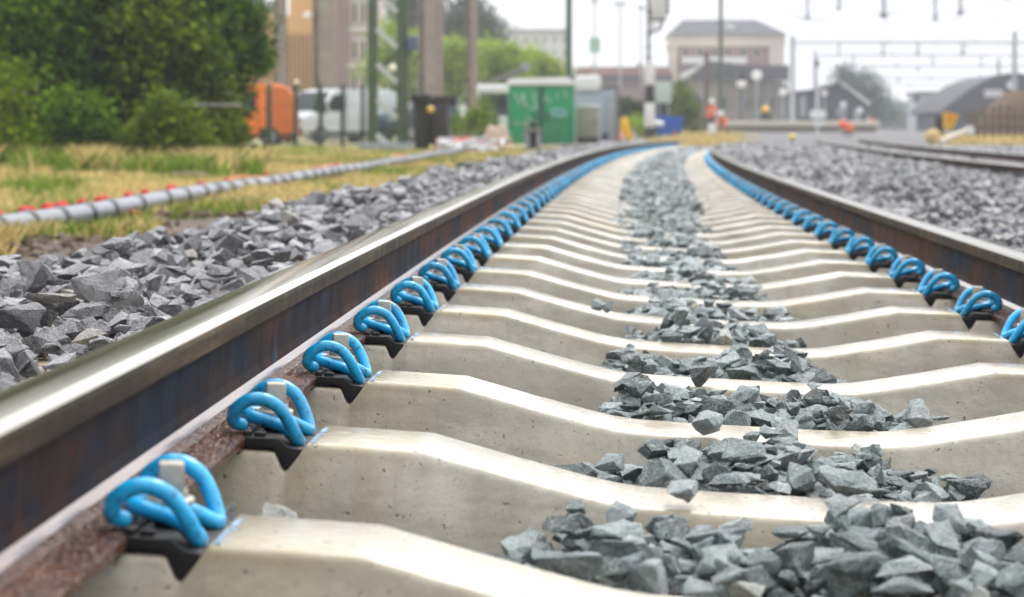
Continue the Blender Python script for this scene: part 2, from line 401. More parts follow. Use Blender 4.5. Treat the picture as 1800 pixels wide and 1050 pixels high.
for i in range(-1, NS):
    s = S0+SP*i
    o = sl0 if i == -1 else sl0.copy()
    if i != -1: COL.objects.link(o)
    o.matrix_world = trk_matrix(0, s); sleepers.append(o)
    g = 'concrete sleepers of the track'
    if i < 0: lab = 'cream concrete sleeper just below the photo, in front of the nearest one seen'
    elif i < 12: lab = 'cream wet concrete sleeper, %s counting from the camera%s' % (ORD[i] if i else 'the first', (', '+SK[i]) if 0 < i < 5 and len(SK[i].split()) < 9 else '')
    elif i < 22: lab = 'cream concrete sleeper in the softly blurred middle distance of the track'
    else: lab = 'pale concrete sleeper in the far blurred curve of the track, half under stones'
    tag(o, ' '.join(lab.split()[:16]), 'sleeper', g if i < 12 else ('mid distance concrete sleepers' if i < 22 else 'far concrete sleepers'))
bpy.data.objects.remove(sleepers.pop(0))
# ------------------------------------------------------------------ rails
def rail_profile():
    h = [(.0700, 0), (.0700, .0095), (.0685, .0115), (.050, .0150), (.030, .0205), (.019, .0265), (.0120, .036), (.0088, .050), (.0080, .075), (.0088, .102), (.0118, .1125), (.018, .1175), (.0330, .1225), (.0350, .1250), (.0352, .1440), (.0338, .1505), (.0300, .1550), (.0240, .1575), (.0120, .1588)]
    return [(-x, z) for x, z in h]+[(0, .1590)]+list(reversed(h))   # open at the bottom, closed by last face
def rail_mi(xa, za, xb, zb, out_=-1):
    zm = (za+zb)/2; xm = (xa+xb)/2*out_
    if zm > .1515 and xm > -.020: return 4
    if .028 < zm < .034: return 5
    if zm > .1515: return 0
    if zm > .116: return 1
    if zm > .033: return 2
    return 3
def make_rail(name, off, z0, s_a, s_b, step, cant=True, lean=.0, mats=RAIL):
    pr = rail_profile(); n = len(pr); ss = np.arange(s_a, s_b, step)
    sgn = 1 if off < 0 else -1
    pr2 = [(x+sgn*lean*z, z) for x, z in pr]
    V = []
    for s in ss:
        for x, z in pr2:
            X, Y, Z = trk(off+x, s, z0+z, cant); V.append((float(X), float(Y), float(Z)))
    fs = []; mi = []
    for i in range(len(ss)-1):
        for j in range(n):
            k = (j+1) % n
            fs.append((i*n+j, (i+1)*n+j, (i+1)*n+k, i*n+k))
            mi.append(3 if j == n-1 else rail_mi(*pr[j], *pr[k], -1 if off < 0 else (1 if off > 3 else 0)))
    mb = MB(); mb.v = V; mb.f = fs+[tuple(range(n))]; mb.m = mi+[2]
    return mb.build(name, mats, ang=11)
ZF = .0285
tag(make_rail('rail', -.7535, ZF, -1.2, 62, .4, lean=.02), 'rusty steel rail on the left, close and large, with a wet polished head', 'rail', 'rails of the curved track')
tag(make_rail('rail', .7535, ZF, .3, 62, .4, lean=.02), 'dark steel rail on the right of the stones between the blue clips and grey ballast', 'rail', 'rails of the curved track')
# ------------------------------------------------------------------ clips
def make_clip():
    root = empty('rail_clip')
    c = .655
    half = [(.050, -.688, .0505), (.058, -.699, .0545), (.0655, -.7015, .064), (.0685, -.695, .076), (.068, -.680, .0860), (.0665, -.662, .0865), (.0635, -.645, .0770), (.059, -.633, .0600),
            (.0515, -.6245, .0415), (.043, -.6215, .0335), (.034, -.6270, .0375), (.0265, -.641, .0455), (.0225, -.660, .0520), (.020, -.680, .0560), (.013, -.6935, .0575), (0, -.697, .0580)]
    pts = half+[(-w, o, z) for w, o, z in reversed(half[:-1])]
    path = catmull([(o+c, w, z) for w, o, z in pts], 5)
    rr = [.0084]*len(path); rr[0] = rr[-1] = .0060; rr[1] = rr[-2] = .0078
    mb = MB().tube(path, rr, 12); mb.build('spring', M['blue'], root, 60)
    p = [(-.690, .0400), (-.690, .0275), (-.6500, .0275), (-.6455, .0250), (-.6365, .0055), (-.6325, .0025), (-.6290, .0045), (-.6130, .0275), (-.6165, .0290), (-.6215, .0290), (-.6300, .0300), (-.6420, .0400)]
    mb = MB().prism([(x+c, z) for x, z in p], -.0765, .0785)
    mb.box((-.028+.0, -.060, .0415), (.010, .018, .010)); mb.box((-.012, -.062, .042), (.014, .012, .007)); mb.box((-.028, .060, .0415), (.010, .018, .010))
    mb.box((-.004, 0, .043), (.030, .034, .014)); mb.box((-.015, -.035, .0415), (.006, .030, .008)); mb.box((-.015, .035, .0415), (.006, .030, .008))
    mb.build('guide_plate', M['plate'], root, 30, bevel=.0012)
    mb = MB().lathe([(.0, .0585), (.0225, .0585), (.0235, .0600), (.0235, .0640), (.0215, .0655), (.0175, .0660), (.0165, .0720), (.0, .0725)], 20)
    w = mb.build('washer', M['bolt'], root, 40); w.location = (-.005, 0, 0)
    mb = MB().box((0, 0, .0855), (.0255, .0255, .028), taper=.93); mb.lathe([(.0075, .045), (.0075, .072)], 12)
    b = mb.build('bolt', M['bolt'], root, 30, bevel=.0018); b.location = (-.005, 0, .0); b.rotation_euler = (0, 0, .35)
    mb = MB().box((-.057, -.086, .0262), (.044, .020, .0040)); mb.box((-.040, -.083, .0245), (.014, .014, .008))
    mb.build('rail_pad', M['plate'], root, 30, bevel=.001)
    # specks of blue paint on the concrete ridge
    vs = []; fs = []
    for k in range(30):
        x = .052+random.gauss(0, .006)-.001; y = random.uniform(-.074, .074); r = random.uniform(.0012, .0045)
        zz = .0374 if x > .0515 else .0374-(.0515-x)*1.42
        b0 = len(vs)
        for a in range(6):
            an = a/6*2*math.pi; xx = x+r*math.cos(an); z2 = .0374 if xx > .0515 else .0374-(.0515-xx)*1.42
            vs.append((xx, y+r*1.5*math.sin(an), z2+.0004))
        fs.append(tuple(range(b0, b0+6)))
    MB().add(vs, fs).build('paint_specks', M['overspray'], root, recalc=False)
    return root
clip0 = make_clip()
def place_clip(i, side, o):
    s = S0+SP*i+.080
    m = trk_matrix(-.655 if side < 0 else .655, s)
    if side > 0: m = m @ Matrix.Rotation(math.pi, 4, 'Z')
    o.matrix_world = m
    for ch in o.children:
        if ch.name.startswith('bolt'): ch.rotation_euler = (0, 0, random.uniform(-.5, .5) if i > 2 else .25)
    nm = 'left' if side < 0 else 'right'
    if side < 0 and i < 12: lab = 'bright blue sprung clip on the left rail, on the %s sleeper' % (ORD[i] if i else 'nearest'); g = 'blue clips along the left rail'
    elif side > 0 and i < 14: lab = 'blue sprung clip on the right rail, on the %s sleeper' % ORD[i]; g = 'blue clips along the right rail'
    else: lab = 'blue clip in the far row merging to a blue line along the %s rail' % nm; g = 'far blue clips along the %s rail' % nm
    tag(o, lab, 'rail clip', g)
for i in range(NS-4):
    for side in (-1, 1):
        if side > 0 and i < 4: continue
        if i == 0 and side < 0: o = clip0
        elif i < 26: o = copy_tree(clip0)
        else:
            o = clip0.copy(); COL.objects.link(o)
            for ch in clip0.children:
                if ch.name.startswith(('spring', 'guide', 'washer')):
                    k = ch.copy(); COL.objects.link(k); k.parent = o
        place_clip(i, side, o)

# ------------------------------------------------------------------ stones
def proto(seed, hi):
    r = random.Random(seed); bm = bmesh.new()
    sx, sy, sz = 1.0, r.uniform(.62, .95), r.uniform(.38, .78)
    for _ in range(r.randint(8, 12)):
        v = Vector((r.gauss(0, 1), r.gauss(0, 1), r.gauss(0, 1))).normalized()
        p = 1/(abs(v.x)**3+abs(v.y)**3+abs(v.z)**3)**(1/3)
        v = v*(.55+.45*p)*r.uniform(.78, 1.08); bm.verts.new((v.x*sx, v.y*sy, v.z*sz))
    res = bmesh.ops.convex_hull(bm, input=bm.verts)
    bmesh.ops.delete(bm, geom=[g for g in res['geom_interior'] if isinstance(g, bmesh.types.BMVert)], context='VERTS')
    bmesh.ops.dissolve_limit(bm, angle_limit=.22, verts=bm.verts, edges=bm.edges)
    if hi:
        bmesh.ops.bevel(bm, geom=list(bm.edges), offset=.022, segments=1, affect='EDGES', profile=.5, clamp_overlap=True)
        bmesh.ops.triangulate(bm, faces=bm.faces)
        if hi > 1:
            bmesh.ops.subdivide_edges(bm, edges=[e for e in bm.edges if e.calc_length() > .22], cuts=2, use_grid_fill=True)
            bmesh.ops.triangulate(bm, faces=bm.faces)
            bmesh.ops.subdivide_edges(bm, edges=[e for e in bm.edges if e.calc_length() > .16], cuts=1)
            bmesh.ops.triangulate(bm, faces=bm.faces)
            bm.normal_update(); off = Vector((seed*3.1, seed*1.7, 0))
            for v in bm.verts:
                c = v.co
                d = .05*noise.noise(c*2.3+off)+.03*noise.noise(c*5.5+off)+.022*noise.noise(c*12+off)
                # layered, split rock: small steps
                d += .03*(round(c.dot(Vector((.3, .2, .93)))*5+noise.noise(c*2+off))/5-c.dot(Vector((.3, .2, .93))))
                v.co = c+v.normal*d
    bmesh.ops.triangulate(bm, faces=bm.faces)
    bmesh.ops.recalc_face_normals(bm, faces=bm.faces)
    bm.verts.index_update()
    V = np.array([v.co[:] for v in bm.verts], np.float32); T = np.array([[v.index for v in f.verts] for f in bm.faces], np.int32)
    bm.free(); return V, T
PR = {l: [proto(100+k, l) for k in range(n)] for l, n in ((2, 26), (1, 26), (0, 26))}
# each LOD shares its seeds, so a stone keeps its shape
STONES = []   # x,y,z,r,zone,seed
def scatter(zone, n, fx, H, rr, zj, sf=.62):
    """n candidates with minimum spacing by grid hashing; fx gives (x,y) arrays in world"""
    x, y = fx(n); r = rr(x, y)
    cell = {}; keep = []
    for i in range(n):
        k = (int(x[i]/.09), int(y[i]/.09)); ok = True
        for a in (-1, 0, 1):
            for b in (-1, 0, 1):
                for j in cell.get((k[0]+a, k[1]+b), ()):
                    if (x[i]-x[j])**2+(y[i]-y[j])**2 < ((r[i]+r[j])*sf)**2: ok = False; break
                if not ok: break
            if not ok: break
        if ok: cell.setdefault(k, []).append(i); keep.append(i)
    keep = np.array(keep); x, y, r = x[keep], y[keep], r[keep]
    z = H(x, y)
    ok = z > -5; x, y, r, z = x[ok], y[ok], r[ok], z[ok]
    z = z+rng.uniform(zj[0], zj[1], len(x))*r
    for a in range(len(x)): STONES.append((x[a], y[a], z[a], r[a], zone))
def offs(x, y):
    cx, cy, th = cen(y); return (x-cx)*np.cos(th)
def rsize(lo=.019, hi=.036):
    return lambda x, y: np.clip(rng.lognormal(math.log((lo+hi)/2), .28, len(x)), lo*.7, hi*1.35)
def rbig(x, y): return np.clip(rng.lognormal(math.log(.036), .3, len(x)), .018, .062)*np.clip(1+(y-16)/60, 1, 1.5)
def rfar(x, y):   # farther gravel a little larger and sparser
    return np.clip(rng.lognormal(math.log(.028), .25, len(x)), .017, .05)*np.clip(1+(y-14)/40, 1, 1.6)
# bay piles between the sleepers
BAYH = [-.014, -.027, -.024, -.024, -.026, -.028, -.028, -.028, -.027, -.026, -.024]
BAYR = [(-.40, .52), (-.335, .36), (-.33, .355), (-.30, .30), (-.29, .29), (-.26, .30), (-.27, .30), (-.27, .30), (-.28, .28), (-.28, .27), (-.28, .27)]
def bay_H(i):
    a, b = BAYR[min(i, 10)]; h = BAYH[min(i, 10)]; m = (a+b)/2; w = (b-a)/2
    def f(x, y):
        o = offs(x, y); t = np.abs(o-m)/w
        z = h-.085*t**3.2+.012*np.sin(o*17+i*2)+.008*np.sin(o*41+i)
        return np.where(t < 1.05, z+sR*x, -9)
    return f
for i in range(0, 24):
    s_a, s_b = S0+SP*i+.200, S0+SP*(i+1)-.042
    a, b = BAYR[min(i, 10)]
    def fx(n, a=a, b=b, s_a=s_a, s_b=s_b):
        o = rng.uniform(a-.02, b+.02, n); s = rng.uniform(s_a, s_b, n)
        X, Y, Z = trk(o, s, 0*o); return X, Y
    H = bay_H(i)
    scatter('bay%d' % i, 500, fx, lambda x, y: H(x, y)-.034, rsize(.022, .036), (-.2, .2), .5)
    scatter('bay%d' % i, 400, fx, lambda x, y: H(x, y)-.016, rsize(.022, .034), (-.2, .2), .55)
    scatter('bay%d' % i, 400, fx, H, rsize(.019, .035) if i else rsize(.022, .037), (-.1, .3))
    scatter('bay%d' % i, 26, lambda n: fx(n, a*.7, b*.7), lambda x, y: H(x, y)+.014, rsize(.021, .034), (-.1, .2))
# loose stones in the otherwise empty ends of the bays
for i in range(0, 15):
    def fx(n, i=i):
        o = rng.uniform(-.66, .66, n); s = rng.uniform(S0+SP*i+.2, S0+SP*(i+1)-.04, n); X, Y, Z = trk(o, s, 0*o); return X, Y
    scatter('deep', 260, fx, lambda x, y: -.105+sR*x, rsize(.02, .034), (-.2, .2))
# middle strip further on, lying over the sleepers
def fx_strip(n):
    s = 9.2+rng.uniform(0, 1, n)**1.15*50; o = rng.uniform(-.29, .29, n)+.02; X, Y, Z = trk(o, s, 0*o); return X, Y
def H_strip(x, y):
    o = offs(x, y)-.02; t = np.abs(o)/.29
    edge = rng.uniform(.75, 1.15, len(x)); edge = np.where(rng.uniform(0, 1, len(x)) < np.clip((y-10)/9, .10, 1), edge, -1); return np.where(t < edge, np.where(y < 15, -.014, -.004)+sR*x-.01*t**2, -9)
scatter('strip', 16000, fx_strip, H_strip, rfar, (-.2, .5))
scatter('strip', 3000, fx_strip, lambda x, y: H_strip(x, y)+.014, rfar, (0, .5))
# left shoulder
def H_left(x, y):
    o = offs(x, y)
    crest = -1.62+.10*np.sin(y*1.1)+.06*np.sin(y*2.7)
    z = .092+.004*np.clip((-.9-o)/.5, 0, 1)+.012*np.sin(x*9+y*5)+.012*np.sin(y*11-x*4)
    fall = np.clip((crest-o)/.45, 0, 1.1); z = z-.24*fall**1.2
    return np.where((o < -.84) & (z > -.15), z, -9)
def fx_left(n):
    s = 1.4+rng.uniform(0, 1, n)**1.35*48; o = rng.uniform(-2.2, -.84, n); X, Y, Z = trk(o, s, 0*o); return X, Y
for lay, nn in ((-.03, 26000), (0, 26000), (.022, 5000)):
    scatter('left', nn, fx_left, lambda x, y, lay=lay: H_left(x, y)+lay, rbig, (-.3, .4))
# right side
def H_right(x, y):
    o = offs(x, y)
    z = -.045+.05*np.exp(-np.clip(o-.9, 0, 9)/.35)+.02*np.sin(x*5+y*3)+.015*np.sin(y*7-x*6)+.03*np.exp(-((o-2.2)/.5)**2)*np.clip((y-4)/8, 0, 1)+.004*(y > 30)
    return np.where((o > .86), z, -9)
def fx_right(n):
    s = 2.2+rng.uniform(0, 1, n)**1.4*54; o = rng.uniform(.86, 3.55, n); X, Y, Z = trk(o, s, 0*o, False); return X, Y
def vis_right(n):
    x, y = fx_right(n); return x, y
for lay, nn in ((-.025, 42000), (.0, 34000), (.025, 7000)):
    scatter('right', nn, vis_right, lambda x, y, lay=lay: np.where(((x+.235)/y < .33), H_right(x, y)+lay, -9), rbig, (-.3, .4))
def fx_r2(n):
    s = 20+rng.uniform(0, 1, n)*45; o = rng.uniform(3.75, 9.5, n); X, Y, Z = trk(o, s, 0*o, False); return X, Y
scatter('right', 26000, fx_r2, lambda x, y: np.where((x+.235)/y < .225, -.085+.02*np.sin(x*3+y), -9), lambda x, y: rfar(x, y)*1.25, (-.2, .4))
def fx_clod(n):
    y = 5.5+rng.uniform(0, 1, n)*11; x = rng.uniform(-3.35, -1.9, n)-.0*y; return x, y
scatter('clod', 5200, fx_clod, lambda x, y: np.where(np.sin(x*5+y*3)+np.sin(y*1.9-x*7)+rng.normal(0, .6, len(x)) > -.1, -.145+.03*np.sin(x*4+y*2), -9), lambda x, y: np.clip(rng.lognormal(math.log(.022), .5, len(x)), .008, .06), (-.3, .5))
ST = STONES
# a few stones that the photo shows clearly, each at its own spot: (px, py, depth, radius, stretch)
HAND = [(1382, 762, 3.02, .040), (1240, 662, 3.60, .042), (1200, 862, 2.42, .040), (1100, 706, 3.40, .043), (1105, 672, 3.46, .040), (1246, 742, 3.00, .033), (1305, 790, 2.66, .040),
        (1490, 850, 2.55, .056), (1072, 816, 2.72, .038), (1620, 730, 3.22, .047), (1660, 735, 3.3, .026), (1690, 862, 2.72, .046), (872, 985, 2.13, .036),
        (485, 908, 2.16, .032), (405, 912, 2.2, .030), (1068, 538, 4.6, .030), (1050, 536, 4.55, .026), (1190, 560, 4.4, .034), (1250, 535, 4.75, .026), (1420, 808, 2.75, .036), (1150, 790, 2.78, .030), (205, 430, 4.45, .055)]
for (u, v, Y, r) in HAND:
    r *= .86
    p = at(u, v, Y); ST.append((p.x, p.y, p.z, r, 'hand'))
A = np.array([s[:4] for s in ST]); Z_ = [s[4] for s in ST]; n = len(A)
print('stones', n)
seeds = rng.integers(0, 26, n)
# random rotations, mostly lying flat
def rotmats(n):
    yaw = rng.uniform(0, 2*np.pi, n); t = rng.normal(0, .27, n); ax = rng.uniform(0, 2*np.pi, n)
    cz, sz = np.cos(yaw), np.sin(yaw); Rz = np.zeros((n, 3, 3)); Rz[:, 0, 0] = cz; Rz[:, 0, 1] = -sz; Rz[:, 1, 0] = sz; Rz[:, 1, 1] = cz; Rz[:, 2, 2] = 1
    k = np.stack([np.cos(ax), np.sin(ax), 0*ax], 1); K = np.zeros((n, 3, 3))
    K[:, 0, 2] = k[:, 1]; K[:, 1, 2] = -k[:, 0]; K[:, 2, 0] = -k[:, 1]; K[:, 2, 1] = k[:, 0]
    I = np.eye(3)[None]; return (I+np.sin(t)[:, None, None]*K+(1-np.cos(t))[:, None, None]*(K@K)) @ Rz
ROT = rotmats(n)
dist = A[:, 1]
u = np.zeros(n); v = np.zeros(n)
dx, dy, dz = A[:, 0]-CX, A[:, 1], A[:, 2]-CZ
cyw, syw, cpp, spp = math.cos(YAW), math.sin(YAW), math.cos(PITCH), math.sin(PITCH)
xx = cyw*dx-syw*dy; yy = syw*dx+cyw*dy; y2 = cpp*yy-spp*dz; z2 = spp*yy+cpp*dz
U = 900+F*xx/np.maximum(y2, .1); Vv = 525-F*z2/np.maximum(y2, .1)
pr = A[:, 3]*F/np.maximum(y2, .1)
zone = np.array(Z_)
o_ = offs(A[:, 0], A[:, 1])
# hidden behind the left rail head: line from the camera over the outer head edge
ok = (U > -30) & (U < 1830) & (Vv < 1075) & (zone != 'deep') & (zone != 'clod')
# left zone: visible only above the rail silhouette
sil = 640-(U)*.418
ok &= ~((zone == 'left') & (Vv > sil+10))
# top layer only: drop stones that have another one right above them
cell = {}
for i in range(n):
    if dist[i] < 8: cell.setdefault((int(A[i, 0]/.06), int(A[i, 1]/.06)), []).append(i)
def buried(i):
    k = (int(A[i, 0]/.06), int(A[i, 1]/.06))
    for a in (-1, 0, 1):
        for b in (-1, 0, 1):
            for j in cell.get((k[0]+a, k[1]+b), ()):
                if A[j, 2] > A[i, 2]+.014 and math.hypot(A[i, 0]-A[j, 0], A[i, 1]-A[j, 1]) < .7*A[j, 3]: return True
    return False
score = np.where(ok & (dist < 8), pr, 0); score[zone == 'hand'] = 999
order = np.argsort(-score); ind = []
for i in order:
    if len(ind) >= 296 or score[i] <= 0: break
    if not buried(i): ind.append(int(i))
iset = set(ind)
mesh_cache = {}
def stone_mesh(seed, mat):
    k = (seed, mat)
    if k not in mesh_cache:
        V, T = PR[2][seed]; o = np_mesh('ballast_stone', V, T, M[mat]); sharp(o.data, 20); mesh_cache[k] = o.data; bpy.data.objects.remove(o)
    return mesh_cache[k]
BAYN = ['between the nearest and second sleepers', 'between the second and third sleepers', 'between the third and fourth sleepers', 'between the fourth and fifth sleepers', 'between the fifth and sixth sleepers', 'beyond the sixth sleeper']
cnt = {}
for i in ind:
    z = zone[i]; mat = 'stone_grey' if z in ('left', 'right') or (z == 'hand' and A[i, 0] < -1) else 'stone_green'
    o = bpy.data.objects.new('ballast_stone', stone_mesh(int(seeds[i]), mat)); COL.objects.link(o)
    r = A[i, 3]
    o.matrix_world = Matrix.Translation(A[i, :3]) @ Matrix(ROT[i].tolist()).to_4x4() @ Matrix.Diagonal((r, r, r, 1))
    big = 'large' if r > .038 else ('small' if r < .026 else 'middling')
    if mat == 'stone_grey':
        side = 'left' if A[i, 0] < 0 else 'right'
        part = 'beside the near end of the left rail' if U[i] < 250 else ('on the left shoulder beyond the rail, a bit farther off' if side == 'left' else 'beyond the right rail')
        lab = '%s angular slate grey stone %s' % (big, part)
    else:
        b = int(np.clip((A[i, 1]-S0)/SP, 0, 5)); end = 'left end' if o_[i] < -.12 else ('right end' if o_[i] > .12 else 'middle')
        lab = '%s wet green grey stone, %s of the pile %s' % (big, end, BAYN[b])
    tag(o, lab, 'stone', 'crushed stones: '+lab)
# the rest as merged gravel
def merge(name, idx, mat, label):
    if len(idx) == 0: return
    allV = []; allT = []; allr = []; base = 0
    for lod in (2, 1, 0):
        if lod == 2: sel = idx[dist[idx] < 4.2]
        elif lod == 1: sel = idx[(dist[idx] >= 4.2) & (dist[idx] < 11)]
        else: sel = idx[dist[idx] >= 11]
        for sd in range(26):
            q = sel[seeds[sel] == sd]
            if len(q) == 0: continue
            V, T = PR[lod][sd]; k = len(V)
            P = np.einsum('nij,vj->nvi', ROT[q], V)*A[q, 3][:, None, None]+A[q, :3][:, None, :]
            allV.append(P.reshape(-1, 3)); allT.append((T[None]+(base+np.arange(len(q))*k)[:, None, None]).reshape(-1, 3))
            allr.append(np.repeat(rng.uniform(0, 1, len(q)), k)); base += k*len(q)
    o = np_mesh(name, np.concatenate(allV), np.concatenate(allT), M[mat], rnd=np.concatenate(allr))
    print(name, len(o.data.polygons))
    return tag(o, label, "gravel", kind="stuff")
rest = np.array([i for i in range(n) if i not in iset and (dist[i] > 1.2) and U[i] > -260 and U[i] < 2300 and Vv[i] < 1250])
zr = zone[rest]
# what lies hidden behind the near rail is kept only thinly
merge('ballast_gravel', rest[zr == 'left'], 'stone_grey', 'slate grey crushed stone ballast heaped along the outside of the left rail')
merge('ballast_gravel', rest[zr == 'right'], 'stone_grey', 'slate grey crushed stone ballast spread to the right of the right rail')
M['clod'] = simple('brown_soil', (.12, .082, .058), .85, 0, .5, 14, .6)
oc_ = merge('soil_clods', rest[zr == 'clod'], 'clod', 'dark brown clods of bare soil between the left ballast and the duct'); oc_['category'] = 'soil'
rest = rest[zr != 'clod']; zr = zone[rest]
merge('ballast_gravel', rest[(zr != 'left') & (zr != 'right')], 'stone_green', 'wet green grey crushed stones in the middle of the track between the sleepers')

# ------------------------------------------------------------------ ground
def gz(x, y):
    x = np.asarray(x, float); y = np.asarray(y, float); o = offs(x, np.clip(y, 0, 100))
    z = -.15+.006*np.clip(y-60, 0, 60)
    b = .02*np.sin(x*1.3+y*.7)+.015*np.sin(x*3.1-y*1.9)+.02*np.sin(x*.6+1)
    left = np.clip((-1.9-o)/.5, 0, 1); z = z+b*left*np.where(y < 80, 1, 0)
    right = np.clip((o-.9)/.4, 0, 1)*np.clip((60-y)/10, 0, 1)
    return np.where((o > -2.0) & (y < 60), np.where(o > .86, np.where(o < 3.6, -.085, -.11), np.where(o < -.8, np.where(o > -1.7, -.05, -.14), -.16+sR*x)), z)
def ground():
    xs = np.concatenate([np.linspace(-900, -30, 14)[:-1], np.linspace(-30, -6, 60)[:-1], np.linspace(-6, 14, 170)[:-1], np.linspace(14, 60, 40)[:-1], np.linspace(60, 900, 14)])
    ys = np.concatenate([np.linspace(-30, 0, 8)[:-1], np.linspace(0, 64, 260)[:-1], np.linspace(64, 140, 50)[:-1], np.linspace(140, 1000, 16)])
    X, Y = np.meshgrid(xs, ys); Zg = gz(X, Y)
    V = np.stack([X.ravel(), Y.ravel(), Zg.ravel()], 1); nx, ny = len(xs), len(ys)
    i = np.arange(nx-1)[None]+np.arange(ny-1)[:, None]*nx
    T = np.stack([i, i+1, i+nx+1, i+nx], -1).reshape(-1, 4)
    xc = (X[:-1, :-1]+X[1:, 1:])/2; yc = (Y[:-1, :-1]+Y[1:, 1:])/2; oc = offs(xc, np.clip(yc, 0, 100))
    mi = np.where((oc > -1.85) & (oc < 30) & (yc < 110), 1, 0).ravel().astype(np.int32)
    mi = np.where(((oc > -1.85) & (yc >= 110)).ravel() | ((yc > 56) & (oc > 6.5)).ravel(), 1, mi).astype(np.int32)
    o = np_mesh('ground', V, T, [M['ground'], M['under']], midx=mi, smooth=True); o['kind'] = 'structure'
ground()
# second track to the right
for off in (3.62, 5.12):
    o = make_rail('rail', off, -.065, 14, 74, .8, cant=False)
    tag(o, 'dark rail of the neighbouring track at the right edge, %s the two' % ('nearer of' if off < 4 else 'farther of'), 'rail', 'rails of the neighbouring track')
s20 = MB().box((0, 0, 0), (2.5, .22, .16), taper=.9).build('concrete_sleeper', simple('old_sleeper', (.20, .18, .16), .7, 0, .3, 12, .2), bevel=.01)
for i in range(56):
    o = s20 if i == 0 else s20.copy()
    if i: COL.objects.link(o)
    s = 20+i*.75; x, y, z = trk(4.37, s, -.145, False); o.matrix_world = Matrix.Translation((float(x), float(y), float(z))) @ Matrix.Rotation(-float(cen(s)[2]), 4, 'Z')
    tag(o, 'dull grey sleeper sunk in ballast under the neighbouring track on the right', 'sleeper', 'sleepers of the neighbouring track')
# ------------------------------------------------------------------ vegetation
def leaves(blobs, n, size, mat, parent=None, name='crown', shell=(.55, 1.08)):
    w = np.array([b[3]**2 for b in blobs]); idx = rng.choice(len(blobs), n, p=w/w.sum()); B = np.array(blobs, float)[idx]
    d = rng.normal(size=(n, 3)); d /= np.linalg.norm(d, axis=1)[:, None]
    rr = B[:, 3]*rng.uniform(shell[0], shell[1], n)*(1+.18*np.sin(d[:, 0]*5+B[:, 0]*3)*np.sin(d[:, 2]*6+B[:, 1]))
    P = B[:, :3]+d*rr[:, None]*np.array([1, 1, .95])
    # gather leaves into sprays
    k = 16; m = n//k; P[:m*k] = np.repeat(P[:m], k, 0)[:m*k]+rng.normal(0, size*1.35, (m*k, 3))*np.array([1, 1, .7])
    P[:, 2] = np.maximum(P[:, 2], .02)
    a = rng.normal(size=(n, 3)); a[:, 2] = a[:, 2]*.5-.35; a /= np.linalg.norm(a, axis=1)[:, None]
    c = np.cross(a, rng.normal(size=(n, 3))); c /= np.linalg.norm(c, axis=1)[:, None]
    s = size*rng.uniform(.6, 1.25, n)[:, None]
    V = np.stack([P-a*s*.5, P+c*s*.28, P+a*s*.55, P-c*s*.28], 1).reshape(-1, 3)
    T = np.arange(4*n).reshape(-1, 4)
    lump = .5+.5*np.sin(P[:, 0]*1.7+P[:, 2]*2.3)*np.sin(P[:, 2]*1.9-P[:, 0]+P[:, 1])
    cl_ = np.repeat(rng.uniform(0, 1, m+1), k)[:n]; r = np.clip(1.25*cl_**1.6*(.45+.55*lump)+rng.uniform(-.1, .25, n), 0, 1)
    return np_mesh(name, V, T, LEAF[mat], parent, rnd=np.repeat(r, 4))
def trunk(h, r, spread, n=6, parent=None, name='trunk', seed=0):
    q = random.Random(seed); mb = MB()
    mb.tube([(0, 0, -.3), (q.uniform(-.05, .05), 0, h*.35), (q.uniform(-.1, .1), 0, h*.75)], [r, r*.75, r*.35], 8)
    for k in range(n):
        a = q.uniform(0, 6.28); z0 = h*q.uniform(.15, .55)
        mb.tube([(0, 0, z0), (math.cos(a)*spread*.4, math.sin(a)*spread*.4, z0+h*.15), (math.cos(a)*spread*.8, math.sin(a)*spread*.8, z0+h*q.uniform(.2, .4))], [r*.4, r*.28, r*.1], 6)
    return mb.build(name, M['bark'], parent)
def tree(name, label, cat, group, u, Y, blobs_px, n, size, mat, tr=(.12, 6), vbase=None):
    """blobs given as (px, py, radius in px, depth offset in m)"""
    k = Y/F; x0 = at(u, 200, Y).x; zb = float(gz(x0, Y))
    root = empty(name, (x0, Y, zb), label=label, cat=cat, group=group)
    bl = []
    for (bu, bv, br, dy) in blobs_px:
        p = at(bu, bv, Y); bl.append((p.x-x0, dy, p.z-zb, br*k))
    top = max(b[2]+b[3]*.3 for b in bl); wd = max(abs(b[0])+b[3]*.5 for b in bl)
    leaves(bl, n, size, mat, root); trunk(max(top, .4), tr[0], wd, tr[1], root, seed=int(u))
    return root
G = 'trees and bushes of the thicket on the left'
tree('bush_tree', 'nearly black continuous foliage standing behind all the other trees of the thicket', 'tree', G, 230, 34.2, [(x_, v_, 52, 0) for x_ in range(-20, 375, 56) for v_ in (-40, 40, 120, 200, 258)]+[(x_, -130, 90, .5) for x_ in range(-40, 360, 100)], 30000, .15, 'dark', (.14, 8))
tree('bush_tree', 'dense dark green tree at the left edge, its top beyond the photo', 'tree', G, 60, 31.5, [(-120, -330, 190, 1.5), (60, -300, 170, 1), (-330, -200, 190, 1), (-40, -60, 130, .3), (60, -30, 105, 0), (30, 90, 85, -.2), (-60, 120, 95, 0), (70, 170, 75, 0), (120, 60, 70, -.3), (30, 230, 62, .1), (-50, 225, 70, .3), (105, 235, 48, 0)], 24000, .17, 'mid', (.14, 8))
tree('bush_tree', 'dark green tree with drooping leafy branches left of the middle of the thicket', 'tree', G, 190, 32.2, [(190, -260, 160, 1), (180, -50, 110, 0), (150, 60, 75, .2), (215, 95, 80, -.2), (170, 165, 72, 0), (230, 190, 60, 0), (190, 240, 50, 0), (140, 235, 40, .2)], 19000, .16, 'dark', (.14, 8))
